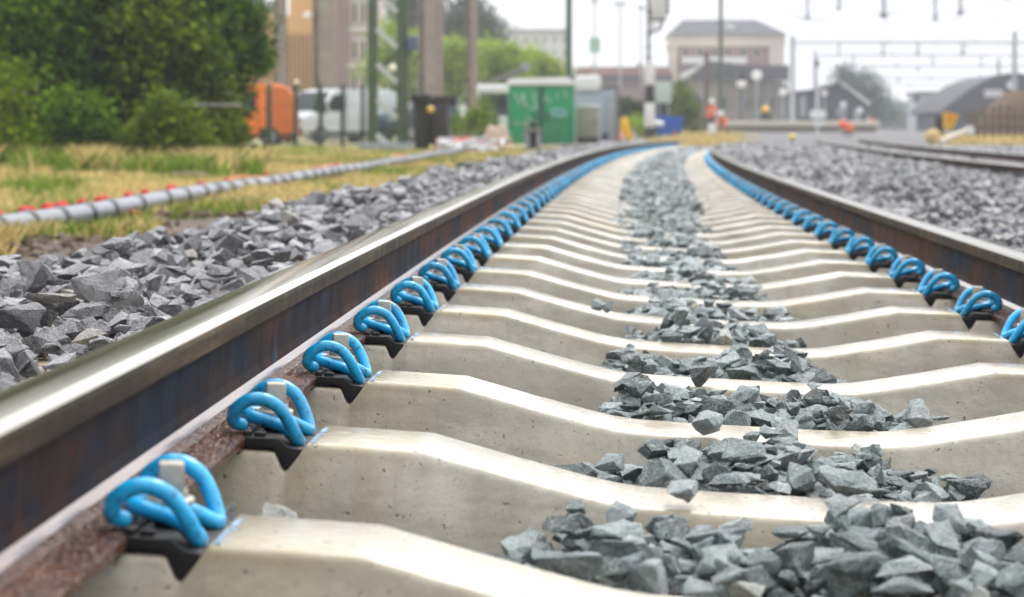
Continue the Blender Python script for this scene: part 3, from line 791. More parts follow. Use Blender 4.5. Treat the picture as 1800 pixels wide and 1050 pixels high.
tree('bush_tree', 'green tree with rusty tinged leaves in the middle of the thicket', 'tree', G, 280, 31.0, [(300, -220, 130, 1), (290, -30, 100, .2), (265, 70, 72, 0), (310, 110, 62, -.3), (270, 165, 60, 0), (320, 190, 50, 0), (285, 238, 42, 0), (345, 235, 36, .2)], 18000, .155, 'mid', (.12, 8))
tree('bush_tree', 'nearly black tree behind the right end of the thicket, above a fence rail', 'tree', G, 385, 35.0, [(385, -190, 90, .6), (385, -20, 75, 0), (400, 45, 55, .2), (360, 80, 55, 0), (405, 100, 42, 0), (380, 145, 34, 0), (350, 150, 40, 0), (385, 190, 30, 0), (365, 225, 36, .2)], 16000, .12, 'dark', (.14, 8))
tree('bush_tree', 'bright green leafy bough ending the thicket beside the tan building', 'tree', G, 425, 33.5, [(440, 30, 22, 0), (444, 85, 24, -.2), (425, 118, 24, 0), (452, 108, 14, 0), (400, 155, 22, 0), (432, 60, 22, 0)], 3600, .11, 'mid', (.05, 6))
tree('shrub', 'yellow green shrub low at the left edge before the dark trees', 'shrub', G, 15, 27.5, [(-10, 290, 26, 0), (45, 292, 22, 0), (5, 150, 38, 0), (30, 130, 24, 0), (0, 190, 36, 0), (35, 255, 36, -.1), (10, 270, 34, 0), (60, 240, 24, 0)], 4200, .085, 'yellow', (.04, 6))
tree('shrub', 'green bramble shrub at the foot of the thicket, left of centre', 'shrub', G, 140, 27.3, [(100, 292, 22, 0), (150, 290, 24, 0), (195, 288, 22, 0), (130, 240, 40, 0), (165, 200, 34, 0), (110, 190, 34, 0), (190, 255, 34, 0), (90, 270, 24, 0)], 4200, .09, 'mid', (.04, 6))
tree('shrub', 'olive green shrub at the foot of the thicket beside a broken fence rail', 'shrub', G, 300, 27.0, [(235, 290, 24, 0), (280, 288, 24, 0), (325, 284, 22, 0), (275, 235, 40, 0), (330, 225, 36, 0), (240, 258, 30, 0), (300, 185, 30, 0), (350, 250, 26, 0)], 4600, .085, 'olive', (.04, 6))
tree('shrub', 'straw yellow tall weed clump at the right foot of the thicket', 'shrub', G, 395, 30.6, [(385, 190, 28, 0), (375, 150, 16, 0), (395, 225, 28, 0), (405, 190, 14, 0), (412, 242, 16, 0), (378, 255, 28, 0)], 3600, .085, 'olive', (.03, 6))
# broken tube fence in the thicket
pm = simple('dull_metal', (.22, .21, .20), .5, .4, .2, 10)
def fence_run(pts, posts, Y, r, label, zd=-.2):
    root = empty('tube_fence', at(pts[0][0], 270, Y)*1, label=label, cat='fence'); o = root.location.copy()
    root.location.z = float(gz(o.x, Y)); o = root.location.copy()
    MB().tube([at(u_, v_, Y)-o for u_, v_ in pts], r, 8).build('rail_tube', pm, root)
    for (u_, v_) in posts:
        p = at(u_, v_, Y)-o; MB().tube([p, (p.x, p.y, -.1)], r, 8).build('post', pm, root)
tree('bush_tree', 'fresh green bush before the dark trees near the left edge', 'bush', G, 90, 30.4, [(70, 60, 48, 0), (120, 110, 44, 0), (50, 150, 30, 0), (100, 30, 36, 0), (160, 150, 34, 0), (20, 40, 44, 0), (130, 190, 30, 0)], 5000, .15, 'mid', (.06, 6))
tree('bush_tree', 'fresh green bush before the rusty tinged tree, above the bent rail', 'bush', G, 320, 30.3, [(300, 60, 40, 0), (340, 90, 34, 0), (260, 120, 36, 0), (320, 140, 30, 0), (230, 60, 32, 0), (370, 130, 24, 0), (280, 20, 34, 0)], 4600, .15, 'olive', (.06, 6))
fence_run([(-60, 160), (46, 163)], [], 28.6, .03, 'grey tube fence rail poking out of the bushes at the left edge')
fence_run([(290, 195), (330, 184), (425, 186)], [], 29.0, .022, 'bent grey fence rail crossing before the right part of the thicket')
p = at(325, 286, 23); pk = empty('plank', (p.x, p.y, float(gz(p.x, 24))+.06), .1, label='weathered pinkish plank lying in dry grass before the thicket', cat='plank')
pb = MB().box((0, 0, 0), (.52, .22, .045)).box((.05, .05, .04), (.40, .14, .03), rz=.3).build('board', simple('weathered_wood', (.30, .22, .18), .8, 0, .3, 8, .2), pk, bevel=.006)

# ------------------------------------------------------------------ grass
def grass(name, n, fx, hh, ww, mat, label, dens=None):
    x, y = fx(n); z = gz(x, y)
    if dens is not None: k = dens(x, y); x, y, z = x[k], y[k], z[k]
    n = len(x); h = hh*rng.uniform(.5, 1.3, n); a = rng.uniform(0, 6.28, n); ln = rng.normal(0, .45, (n, 2))*h[:, None]
    w = ww*rng.uniform(.7, 1.4, n)*np.clip(y/14, 1, 3.2)
    b = np.stack([x, y, z], 1); dx = np.stack([np.cos(a)*w, np.sin(a)*w, 0*a], 1)
    mid = b+np.stack([ln[:, 0]*.35, ln[:, 1]*.35, h*.6], 1); tip = b+np.stack([ln[:, 0], ln[:, 1], h], 1)
    V = np.stack([b-dx, b+dx, mid+dx*.7, tip, mid-dx*.7], 1).reshape(-1, 3)
    o = np_mesh(name, V, np.arange(5*n).reshape(-1, 5), LEAF[mat], rnd=np.repeat(rng.uniform(0, 1, n), 5))
    tag(o, label, 'grass', kind='stuff')
def fx_gr(n):
    y = 6+rng.uniform(0, 1, n)**1.3*52; x = rng.uniform(-1, 0, n); lo = -.235-1120/F*y-.3; hi = np.minimum(cen(y)[0]-np.where(y < 14, 3.05, 2.6)+.3*np.sin(y*2.3), -.2)
    return lo+(hi-lo)*(x+1), y
def patch(x, y, s=1.0): return np.sin(x*2.1*s+y*.9*s)+np.sin(x*.9*s-y*.53*s+1.7)+.8*np.sin(x*4.7*s+y*1.3*s)
grass('dry_grass', 100000, fx_gr, .105, .0055, 'straw', 'dry straw yellow grass over the bank on the left', lambda x, y: (patch(x, y)+rng.normal(0, .7, len(x)) > -.7) & ((x < cen(y)[0]-2.8-.5*(y < 13)) | (patch(x, y, 2) > .6)))
def fx_tall(n):
    y = rng.uniform(23, 28.5, n); return CX-.1+(rng.uniform(-40, 470, n)-1061)/F*y, y
grass('tall_dry_weeds', 16000, fx_tall, .34, .006, 'straw', 'tall straw coloured weeds along the foot of the thicket', lambda x, y: patch(x, y, 1.7)+rng.normal(0, .5, len(x))+(y-27)*.25 > .6)
grass('tall_green_weeds', 3500, fx_tall, .30, .008, 'grass', 'tall green weeds along the foot of the thicket', lambda x, y: patch(x, y, 2.3)+(y-27)*.3 < -.4)
grass('green_grass', 70000, fx_gr, .10, .0055, 'grass', 'patches of fresh green grass on the left bank', lambda x, y: (patch(x, y)+rng.normal(0, .6, len(x)) < (-.25+np.clip((y-26)/12, 0, 2.4))) & ((x < cen(y)[0]-2.8-.5*(y < 13)) | (patch(x, y, 2) > .9)))
def fx_far(n): 
    y = rng.uniform(66, 110, n); u_ = rng.normal(1225, 32, n); return CX+(u_-1061)/F*y, y
grass('dry_grass', 9000, fx_far, .20, .006, 'straw', 'dry yellow grass round the two workers in orange')
def fx_far2(n):
    y = rng.uniform(62, 86, n); u_ = rng.uniform(1640, 1840, n); return CX+(u_-1061)/F*y, y
grass('dry_grass', 9000, fx_far2, .25, .01, 'straw', 'dry orange yellow grass at the foot of the rusty posts on the right')

# ------------------------------------------------------------------ duct along the left bank
duct = simple('grey_duct', (.19, .20, .235), .32, 0, .12, 8, .05); band = simple('black_band', (.03, .03, .035), .45); redm = simple('red_plastic', (.62, .025, .015), .4, 0, .2, 20)
def dx_(y): return -3.42+.025*math.sin(y*.3)
def dz_(y): return -.075+.0009*y+.006*math.sin(y*.9)
root = empty('cable_duct', (0, 0, 0), label='long grey cable duct with black bands and red clips lying in the grass', cat='duct')
MB().tube([(dx_(y), y, dz_(y)) for y in np.arange(7.5, 52, .35)], .064, 14).build('pipe', duct, root, 60)
y = 10.9-.7*4
k = 0
while y < 50:
    ww = .05 if y < 16 else .12
    MB().tube([(dx_(y+t), y+t, dz_(y+t)) for t in (-ww, -ww*.5, 0, ww*.5, ww)], [.068, .074, .074, .074, .068], 14).build('band', band, root, 60)
    y += .7*random.uniform(.75, 1.2); k += 1
for y in [9.6, 9.95, 10.25, 10.42, 10.85, 10.95, 11.3, 11.38, 11.62, 11.75, 12.1, 12.6, 12.7, 13.3, 13.4, 13.9, 14.6, 14.75, 15.9, 17.0, 19, 22, 23.5]:
    c = (dx_(y)-.045+random.uniform(-.015, .02), y, dz_(y)+.066)
    MB().box((0, 0, 0), (.045, .085, .028)).box((0, .0, .018), (.03, .04, .014)).build('red_clip', redm, root, bevel=.005).location = c
y = 13.0; tt = MB().tube([(dx_(y)+.06+.02*t, y+.03*t, dz_(y)-.03-.01*t) for t in range(4)], .02, 8).build('red_clip', redm, root)
om = simple('orange_plastic', (.75, .16, .05), .45)
o = MB().tube([(-3.95+.15*math.sin(y*.5)+.004*y, y, float(gz(-3.9, y))+.10+.03*math.sin(y*1.3)) for y in np.arange(17, 44, .5)], .012, 8).build('cable', om); tag(o, 'thin orange red cable lying in grass behind the grey duct', 'cable')
# tangle of tape and hose at the end of the duct
root = empty('debris_heap', (0, 0, 0), label='tangle of grey hose and red tape at the far end of the duct', cat='heap')
wm = simple('white_plastic', (.6, .6, .62), .4)
for nm, mt, cnt_, col in (('hose', wm, 9, 1), ('red_tape', simple('red_tape', (.65, .06, .05), .5), 7, 0)):
    mb = MB()
    for k in range(cnt_):
        c = at(random.uniform(790, 855), random.uniform(250, 262), random.uniform(44, 48)); c.z = float(gz(c.x, c.y))+.1
        pts = [(c.x+random.uniform(-.5, .5), c.y+random.uniform(-.5, .5), c.z+random.uniform(-.05, .30)) for _ in range(5)]
        MB().tube(catmull(pts, 4), .035 if col else .02, 6).build(nm, mt, root, 60)

# ------------------------------------------------------------------ generic upright builders
def frame_at(u, vbase, Y, ground=True):
    p = at(u, vbase, Y)
    if ground: p.z = float(gz(p.x, Y))
    return p
class Px:
    """collects shapes given by their place in the view at one distance, as solids with real depth"""
    def __init__(s, root, Y): s.o = root.location.copy(); s.Y = Y; s.root = root; s.k = Y/F
    def poly(s, name, pts, depth, mat, dy=0, bevel=0, label=None):
        q = [at(u_, v_, s.Y)-s.o for u_, v_ in pts]
        a = sum(q[i].x*q[(i+1) % len(q)].z-q[(i+1) % len(q)].x*q[i].z for i in range(len(q)))
        o = MB().prism([(p.x, p.z) for p in q], dy, dy+depth).build(name, mat, s.root, bevel=bevel)
        if label: o['label'] = label
        return o
    def rect(s, name, u0, v0, u1, v1, depth, mat, dy=0, bevel=0, label=None): return s.poly(name, [(u0, v0), (u1, v0), (u1, v1), (u0, v1)], depth, mat, dy, bevel, label)
    def pole(s, name, pts, wpx, mat, dy=0, n=8):
        return MB().tube([at(u_, v_, s.Y)-s.o+Vector((0, dy, 0)) for u_, v_ in pts], wpx*s.k/2, n).build(name, mat, s.root, 60)
    def ball(s, name, u_, v_, rpx, mat, dy=0, flat=1):
        c = at(u_, v_, s.Y)-s.o; r = rpx*s.k; pr_ = [(max(.001, r*math.sin(math.pi*i/8)), -r*math.cos(math.pi*i/8)) for i in range(9)]
        return MB().lathe(pr_, 14, M=Matrix.Translation(c+Vector((0, dy, 0))) @ Matrix.Diagonal((1, flat, 1, 1))).build(name, mat, s.root, 60)
    def disc(s, name, u_, v_, rpx, mat, dy=0, t=.06):
        c = at(u_, v_, s.Y)-s.o; r = rpx*s.k
        return MB().lathe([(r, 0), (r, t)], 18, M=Matrix.Translation(c+Vector((0, dy, 0))) @ Matrix.Rotation(R(90), 4, 'X')).build(name, mat, s.root, 40)
def thing(name, label, cat, u, Y, group=None, v=240, ground=True):
    p = frame_at(u, v, Y, ground); r = empty(name, p, label=label, cat=cat, group=group); return r, Px(r, Y)
dgreen = simple('dark_green_paint', (.02, .045, .035), .5, 0, .2, 5); white = simple('white_paint', (.78, .78, .78), .35, 0, .04, 3); black = simple('black_paint', (.015, .015, .02), .4)
grey = simple('grey_paint', (.30, .32, .35), .5, 0, .1, 2); glass = simple('dark_glass', (.015, .022, .026), .25, 0, .1, 3, spec=.2); rubber = simple('rubber', (.02, .02, .02), .8)
mastg = simple('mast_green', (.075, .11, .065), .6, 0, .25, 3, .1); rust = simple('rusty_steel', (.13, .095, .075), .75, .1, .3, 3, .1); rustl = simple('weathered_steel', (.30, .255, .215), .75, .1, .2, 2, .1)

# vans
def van(label, Y, u0, yaw, paint, L=4.4, Wd=1.85, H=1.95, nose=.55, wind=.55):
    p = frame_at(u0, 240, Y); root = empty('van', p, yaw, label=label, cat='van', group=None)
    # side outline, front of the van at -x
    b = [(0, .35), (0, .78), (.12, .95), (nose*.9+.25, 1.12), (nose+wind+.35, H-.12), (nose+wind+.75, H), (L-.62, H), (L-.3, H-.10), (L-.10, H-.38), (L, 1.0), (L, .32), (L-.25, .25), (.3, .25)]
    mb = MB(); mb.prism([(x, z) for x, z in b], -Wd/2, Wd/2); body = mb.build('body', paint, root, bevel=.09)
    x0 = nose*.9+.35; x1 = nose+wind+.38
    for sd in (-1, 1):
        y0, y1 = sorted((sd*(Wd/2-.004), sd*(Wd/2+.012)))
        MB().prism([(x0+.10, 1.14), (x1+.02, H-.22), (x1+.55, H-.22), (x1+.55, 1.14)], y0, y1).build('side_window', glass, root, bevel=.004)
        MB().prism([(x1+.62, .45), (x1+.62, H-.15), (x1+.64, H-.15), (x1+.64, .45)], y0, y1).build('door_seam', black, root)
        MB().box((x1+.45, sd*(Wd/2+.02), .98), (.16, .03, .04)).build('handle', black, root, bevel=.008)
        MB().box((x0+.15, sd*(Wd/2+.12), 1.2), (.12, .2, .24)).build('mirror', paint if sd < 0 else black, root, bevel=.03)
        MB().prism([(.25, .3), (.25, .42), (L-.05, .42), (L-.05, .3)], y0, y1).build('side_trim', black, root)
        for wx in (.85, L-.85):
            w_ = MB().lathe([(.001, 0), (.30, 0), (.33, .03), (.33, .19), (.30, .22), (.001, .22)], 22, M=Matrix.Translation((wx, sd*(Wd/2-.1)+.11, .33)) @ Matrix.Rotation(R(90), 4, 'X')).build('wheel', rubber, root, 40)
            MB().lathe([(.001, 0), (.19, 0), (.2, .02), (.001, .03)], 18, M=Matrix.Translation((wx, sd*(Wd/2+.015)+(.03 if sd > 0 else 0), .33)) @ Matrix.Rotation(R(90), 4, 'X')).build('rim', grey, w_, 40)
    # windscreen lies on the sloped front
    a = Vector((nose*.9+.28, 0, 1.15)); c = Vector((nose+wind+.33, 0, H-.14)); nrm = Vector((-(c.z-a.z), 0, c.x-a.x)).normalized()*.03
    mb = MB(); vs = []
    for pnt in (a, c):
        for yy_ in (-Wd/2+.14, Wd/2-.14):
            vs += [tuple(pnt+Vector((0, yy_, 0))-nrm), tuple(pnt+Vector((0, yy_, 0))+nrm)]
    mb.add(vs, [(0, 1, 3, 2), (4, 6, 7, 5), (0, 2, 6, 4), (1, 5, 7, 3), (0, 4, 5, 1), (2, 3, 7, 6)]).build('windscreen', glass, root)
    MB().box((.0, 0, .42), (.14, Wd-.1, .26)).build('bumper', black, root, bevel=.03)
    for sd in (-1, 1): MB().box((.03, sd*(Wd/2-.26), .82), (.14, .34, .16)).build('headlight', grey, root, bevel=.03)
    return root
van('orange panel van parked behind the fence, partly behind bushes', 63, 312, R(6), simple('orange_paint', (.80, .17, .004), .5, 0, .05, 2), L=3.85, H=2.0, nose=.9, wind=.75)
van('white panel van parked right of the orange van behind the fence', 70, 502, R(50), simple('white_van_paint', (.72, .75, .80), .3, 0, .04, 2), L=4.9, H=1.95)
van('dark blue car seen between the legs of the green lattice mast', 72, 662, R(60), simple('dark_blue_paint', (.03, .07, .11), .3, 0, .1, 2), L=4.2, H=1.45)
# black fence before the vans
root, q = thing('mesh_fence', 'dark green mesh fence with black posts before the vans', 'fence', 472, 56)
for (u_, v0, v1, w_) in ((472, 148, 272, 9), (519, 150, 262, 6.5), (563, 160, 258, 6.5), (602, 148, 254, 6.5), (637, 150, 250, 6)): q.rect('post', u_-w_/2, v0, u_+w_/2, v1+6, .12, dgreen, bevel=.01)
mb = MB()
for u_ in np.arange(474, 742, 3.1):
    p = at(u_, 156, 56.1)-q.o; mb.box((p.x, .1, (p.z-.1)/2), (.014, .014, p.z+.1))
for v_ in (157, 185, 215, 240): a = at(474, v_, 56.1)-q.o; b = at(740, v_, 56.1)-q.o; mb.box(((a.x+b.x)/2, .1, a.z), (b.x-a.x, .012, .012))
mb.build('wire_mesh', dgreen, root, recalc=False)
r2, q2 = thing('warning_sign', 'dark triangular sign plate seen from behind on the fence post before the white van', 'sign', 563, 55.8)
q2.poly('plate', [(563, 140), (576, 198), (550, 198)], .03, dgreen); q2.pole('post', [(563, 250), (563, 150)], 4, dgreen, .06)
r2, q2 = thing('post_lamp', 'small cream lamp on the fence post between the two vans', 'lamp', 519, 55.7, v=150, ground=False)
q2.ball('globe', 521, 146, 5, simple('cream_glass', (.7, .62, .42), .3)); q2.rect('cap', 517, 150, 525, 155, .1, black, -.05)

# columns, masts
hm2 = simple('brace_grey', (.52, .54, .51), .6, 0, .1, 3)
def hcol(label, u, w, Y, v1=200, h=10.0, tilt=0, group='tall brown steel masts behind the vans'):
    p = frame_at(u, v1, Y); k = Y/F*w; root = empty('steel_mast', p, .5, label=label, cat='mast', group=group)
    f_ = k*.9; t = k*.12
    mb = MB().box((0, -f_/2, h/2), (k*.85, t, h+.4)).box((0, f_/2, h/2), (k*.85, t, h+.4)); mb.build('flange', rustl, root, bevel=.008)
    MB().box((0, 0, h/2), (t*.9, f_-t-.004, h+.4)).build('web', rust, root)
    MB().box((0, 0, .15), (k*1.5, k*1.5, .5)).build('footing', grey, root, bevel=.02)
    for z in (2.5, 5, 7.5): MB().box((0, 0, z), (k*.75, f_*.9, .03)).build('stiffener', rust, root)
hcol('brown steel mast behind the orange van, leftmost of the tall masts', 494, 21, 80)
hcol('broad brown steel mast rising behind the white van', 570, 34, 80)
hcol('double brown steel mast above the dark timber posts', 752, 27, 82); hcol('rust brown steel mast close beside the double one', 772, 14, 84)
hcol('slim brown steel mast between lime green trees', 830, 17, 86)
root, q = thing('lattice_mast', 'moss green lattice mast with diagonal braces, left of the dark timber posts', 'mast', 682, 50)
for (u0, u1) in ((646, 664), (697, 717)):
    g_ = q.rect('leg', u0, -250, u1, 262, .06, mastg, bevel=.008); q.rect('leg', u0, -250, u0+5, 262, .26, mastg, dy=.07, bevel=.004)
for k_ in range(-4, 4):
    v0 = 55+k_*62; q.poly('brace', [(660, v0), (665, v0-8), (700, v0+24), (696, v0+33)], .03, hm2, dy=-.032)
    if k_ % 2: q.poly('brace', [(662, v0+2), (701, v0-28), (701, v0-22), (662, v0+8)], .02, mastg, dy=.12)
MB().box((0, 0, .05), (1.4, .8, .4)).build('footing', grey, root, bevel=.02)
r2, q2 = thing('mast_sign', 'small slate blue sign box on the right leg of the green lattice mast', 'sign', 724, 49.9, v=90, ground=False)
q2.rect('box', 716, 64, 734, 90, .15, simple('slate_blue', (.10, .13, .22), .5), bevel=.02); q2.rect('bracket', 710, 74, 716, 79, .04, black)
root, q = thing('globe_lamp', 'street lamp with cream globe seen between the legs of the lattice mast', 'lamp', 690, 76)
q.pole('post', [(690, 250), (690, 128)], 4, black); q.ball('globe', 690, 120, 7, simple('lamp_globe', (.75, .72, .55), .3)); q.disc('collar', 690, 128, 4, black)
# dark timber posts
tim = simple('tarred_timber', (.022, .018, .017), .6, 0, .4, 5, .3)
root, q = thing('timber_frame', 'black tarred timber frame with two thick posts and a beam', 'timber frame', 757, 50)
q.rect('post', 728, 170, 752, 262, .5, tim, bevel=.02); q.rect('post', 766, 185, 790, 272, .5, tim, bevel=.02, dy=-.4)
q.rect('beam', 722, 168, 800, 186, .3, tim, dy=.51, bevel=.02); q.rect('beam', 724, 166, 760, 176, .25, black, dy=-.28, bevel=.02); q.rect('middle_post', 753, 196, 765, 255, .3, tim, dy=.1, bevel=.02)
r2, q2 = thing('yellow_lamp', 'small yellow lamp fixed to the black timber frame', 'lamp', 757, 49.6, v=200, ground=False); q2.ball('lens', 757, 193, 6.5, simple('amber_lens', (.8, .5, .12), .3)); q2.rect('holder', 752, 199, 762, 206, .12, black, -.05)
root, q = thing('steel_trestle', 'grey steel trestle with dark opening, in front of the green shed', 'trestle', 936, 50)
q.rect('leg', 923, 232, 931, 270, .3, grey, bevel=.01); q.rect('leg', 943, 232, 950, 270, .3, grey, bevel=.01); q.rect('top_plate', 921, 226, 952, 233, .4, pm, dy=-.05, bevel=.01); q.rect('motor_box', 931, 214, 944, 226, .25, black, bevel=.02); q.rect('back_plate', 931, 233, 943, 268, .05, black, dy=.24)
root, q = thing('scrap_pile', 'pile of dark and pale metal scrap left of the green shed doors', 'scrap', 905, 55)
for k_ in range(9):
    a_ = (random.uniform(895, 930), random.uniform(205, 245)); b_ = (a_[0]+random.uniform(-18, 22), a_[1]+random.uniform(-10, 12)); q.pole('metal_bar', [a_, b_], random.uniform(3, 5), random.choice([pm, black, grey]), random.uniform(-.3, .3))
root, q = thing('earth_heap', 'low heap of tan earth beside the green shed', 'heap', 872, 62)
mb = MB(); nn = 14
hp = simple('tan_earth', (.34, .25, .19), .9, 0, .25, 3, .6)
def heap(root, rx, ry, h, mat, seed=0):
    vs = []; fs = []; na, nr = 22, 8
    for i in range(nr+1):
        t = i/nr
        for j in range(na):
            a = 6.2832*j/na; d = 1+.18*noise.noise(Vector((math.cos(a)*2, math.sin(a)*2, seed)))
            z = h*min(1, 1.45*(math.cos(t*math.pi)*.5+.5))*(1+.25*noise.noise(Vector((math.cos(a)*t*3, math.sin(a)*t*3, seed+5))))
            vs.append((rx*t*d*math.cos(a), ry*t*d*math.sin(a), z-.1))
    for i in range(nr):
        for j in range(na): fs.append((i*na+j, i*na+(j+1) % na, (i+1)*na+(j+1) % na, (i+1)*na+j))
    return MB().add(vs, fs).build('mound', mat, root, 60)
heap(root, .75, 1.2, .75, hp)
o = MB().tube([at(790, 240, 58), at(840, 247, 58), at(900, 250, 58)], .05, 8).build('drain_pipe', rust); tag(o, 'brown pipe lying on the ground left of the green shed', 'pipe')
tree('shrub', 'yellow green shrub between the timber frame and the green shed', 'shrub', None, 840, 64, [(845, 195, 17, 0), (835, 215, 18, 0), (852, 180, 9, 0), (822, 222, 14, 0)], 1500, .12, 'yellow', (.03, 5))
tree('shrub', 'dark low shrub behind the yellow green one beside the timber frame', 'shrub', None, 812, 68, [(815, 215, 20, 0), (800, 225, 16, 0), (860, 222, 16, 0)], 1500, .12, 'mid', (.03, 5))
# green shed
gp = simple('bright_green_paint', (.0, .27, .095), .4, 0, .1, 2)
root, q = thing('green_shed', 'bright green metal shed with two doors and pale graffiti', 'shed', 950, 71)
q.rect('body', 894, 150, 1009, 256, 2.2, gp, bevel=.015); q.poly('roof', [(888, 150), (895, 139), (1000, 136), (1014, 150)], 2.4, white, dy=-.1, bevel=.015)
for (u0, u1) in ((897, 948), (955, 1006)):
    d_ = q.rect('door', u0, 155, u1, 252, .04, gp, dy=-.045, bevel=.006)
q.rect('door_gap', 948.5, 152, 954.5, 254, .02, black, dy=-.022)
for u_ in (966, 982, 998): q.rect('door_rib', u_, 200, u_+2.2, 250, .02, mastg, dy=-.067)
for (u0, u1) in ((940, 943), (960, 963)): q.rect('handle', u0, 198, u1, 212, .05, black, dy=-.096)
gr = simple('pale_spray_paint', (.55, .62, .60), .6); gb = simple('light_blue_spray_paint', (.25, .50, .55), .6)
for st in ([(905, 165), (913, 184), (919, 165)], [(920, 166), (922, 186), (928, 184)], [(938, 164), (941, 184), (944, 192), (930, 190)], [(960, 170), (957, 178), (968, 184), (964, 172)]): q.pole('graffiti', st, 2.6, gr, dy=-.05)
for st in ([(966, 197), (975, 192), (996, 196)], [(968, 205), (980, 201), (997, 204)], [(972, 198), (984, 207), (994, 200)]): q.pole('graffiti', st, 3.4, gb, dy=-.05)
for st in ([(980, 165), (979, 172)], [(993, 160), (995, 172)]): q.pole('graffiti', st, 2, gr, dy=-.05)
root, q = thing('white_roofed_cabin', 'dark cabin with rounded white roof left of the green shed', 'cabin', 868, 76)
q.rect('body', 842, 164, 893, 250, 2.0, simple('navy_panel', (.03, .04, .06), .4), bevel=.02); q.rect('roof', 838, 149, 894, 165, 2.2, white, dy=-.1, bevel=.12); q.rect('lower_panel', 876, 204, 892, 238, .04, white, dy=-.045); q.rect('window', 850, 170, 888, 188, .03, glass, dy=-.034)
root, q = thing('grey_cabin', 'pale blue grey site cabin with rounded white roof right of the green shed', 'cabin', 1050, 76)
q.rect('body', 1010, 152, 1086, 254, 2.4, simple('blue_grey_panel', (.38, .43, .50), .5, 0, .08, 2), bevel=.03); q.rect('roof', 1010, 133, 1056, 160, 2.0, white, dy=-.15, bevel=.12); q.rect('door', 1063, 168, 1081, 250, .05, grey, dy=-.055, bevel=.005); q.rect('vent', 1059, 234, 1068, 247, .04, black, dy=-.1); q.rect('corner_post', 1083, 150, 1088, 254, .06, pm, dy=-.065); q.rect('top_rail', 1056, 150, 1083, 155, .06, pm, dy=-.065)
root, q = thing('switch_cabinet', 'beige switch cabinet standing before the grey site cabin', 'cabinet', 1032, 73)
bg_ = simple('beige_panel', (.42, .40, .33), .6, 0, .1, 2)
q.rect('body', 1013, 188, 1053, 242, .6, bg_, bevel=.015); q.rect('lid', 1011, 184, 1055, 189.5, .7, white, dy=-.05, bevel=.01); q.rect('door', 1016, 193, 1050, 238, .03, simple('tan_panel', (.33, .31, .25), .6), dy=-.033, bevel=.005); q.rect('base', 1015, 242, 1051, 256, .5, black, dy=.05); q.rect('handle', 1045, 212, 1047, 220, .03, black, dy=-.07)
root, q = thing('loading_boom', 'pale sloping metal boom above the cabin roofs', 'boom', 890, 80, v=150, ground=False)
q.poly('beam', [(845, 146), (846, 152), (926, 124), (922, 117)], .4, pm); q.poly('beam', [(912, 114), (926, 110), (934, 118), (924, 128)], .5, grey, dy=-.1); q.rect('strut', 884, 132, 888, 168, .1, grey, dy=.42)
root, q = thing('steel_mast', 'dark green mast rising behind the green shed roof', 'mast', 1000, 80)
q.rect('pole', 994.5, -150, 1005.5, 235, .25, simple('bottle_green', (.04, .10, .07), .5), bevel=.03); q.rect('pole_base', 990, 225, 1010, 240, .45, grey, dy=-.1)

# yellow chute, cone, weeds, hedge
ym = simple('yellow_plastic', (.85, .48, .0), .4, 0, .06, 3)
root, q = thing('yellow_chute', 'curved bright yellow chute standing in weeds right of the grey cabin', 'chute', 1100, 82)
q.poly('shell', [(1090, 212), (1096, 205), (1103, 208), (1106, 218), (1108, 230), (1113, 245), (1111, 250), (1101, 250), (1097, 240), (1091, 228)], .45, ym, bevel=.04); q.poly('lip', [(1096, 250), (1113, 250), (1114, 254), (1096, 254)], .5, ym, dy=-.02)
root, q = thing('traffic_cone', 'small red and white cone beside the yellow chute', 'cone', 1089, 80)
c = at(1089, 250, 80)-q.o; MB().lathe([(.13, 0), (.10, .12), (.05, .36), (.03, .42)], 14, M=Matrix.Translation((0, 0, 0))).build('cone_body', redm, root); MB().lathe([(.088, .17), (.07, .27)], 14).build('white_collar', white, root); MB().box((0, 0, .01), (.34, .34, .03)).build('foot', redm, root)
tree('weeds', 'yellow flowering weeds between the yellow chute and the signal post', 'weeds', None, 1122, 86, [(1112, 222, 12, 0), (1125, 225, 14, 0), (1135, 232, 12, 0), (1118, 210, 8, 0)], 900, .14, 'lime', (.02, 4))
tree('hedge', 'dark clipped hedge behind the signal post and blue skip', 'hedge', None, 1150, 104, [(x_, 188+6*math.sin(x_), 15, 0) for x_ in range(1090, 1215, 12)]+[(x_, 208, 15, 0) for x_ in range(1090, 1215, 12)], 6000, .18, 'dark', (.05, 6))
tree('shrub', 'tall olive shrub right of the blue skip', 'shrub', None, 1205, 100, [(1200, 170, 15, 0), (1195, 150, 9, 0), (1212, 195, 17, 0), (1222, 215, 15, 0), (1198, 200, 16, 0)], 2600, .16, 'olive', (.04, 6))
# signal post
root, q = thing('signal_post', 'railway signal post banded black and white with a white backboard', 'signal', 1141, 84)
q.pole('pole', [(1140, 240), (1140, -40)], 5.5, black)
q.rect('pole_sleeve', 1133, 110, 1151, 150, .4, white, dy=-.2, bevel=.03); q.rect('pole_sleeve', 1135, 150, 1149, 181, .34, black, dy=-.17, bevel=.03); q.rect('pole_sleeve', 1133, 181, 1151, 224, .4, white, dy=-.2, bevel=.03); q.rect('base', 1134, 224, 1152, 252, .45, black, dy=-.22, bevel=.02)
q.rect('backboard', 1142, -8, 1172, 34, .1, simple('off_white_panel', (.66, .64, .63), .5, 0, .04, 2), dy=-.25, bevel=.02); q.rect('backboard_edge', 1172, -8, 1176, 26, .14, black, dy=-.27); q.rect('backboard_edge', 1141, 34, 1170, 38, .14, black, dy=-.27)
q.disc('lamp', 1148, 45, 6.5, white, dy=-.2); q.poly('bracket', [(1160, 38), (1165, 38), (1163, 52), (1150, 59), (1141, 57), (1141, 53), (1150, 54), (1158, 49)], .08, black, dy=-.2)
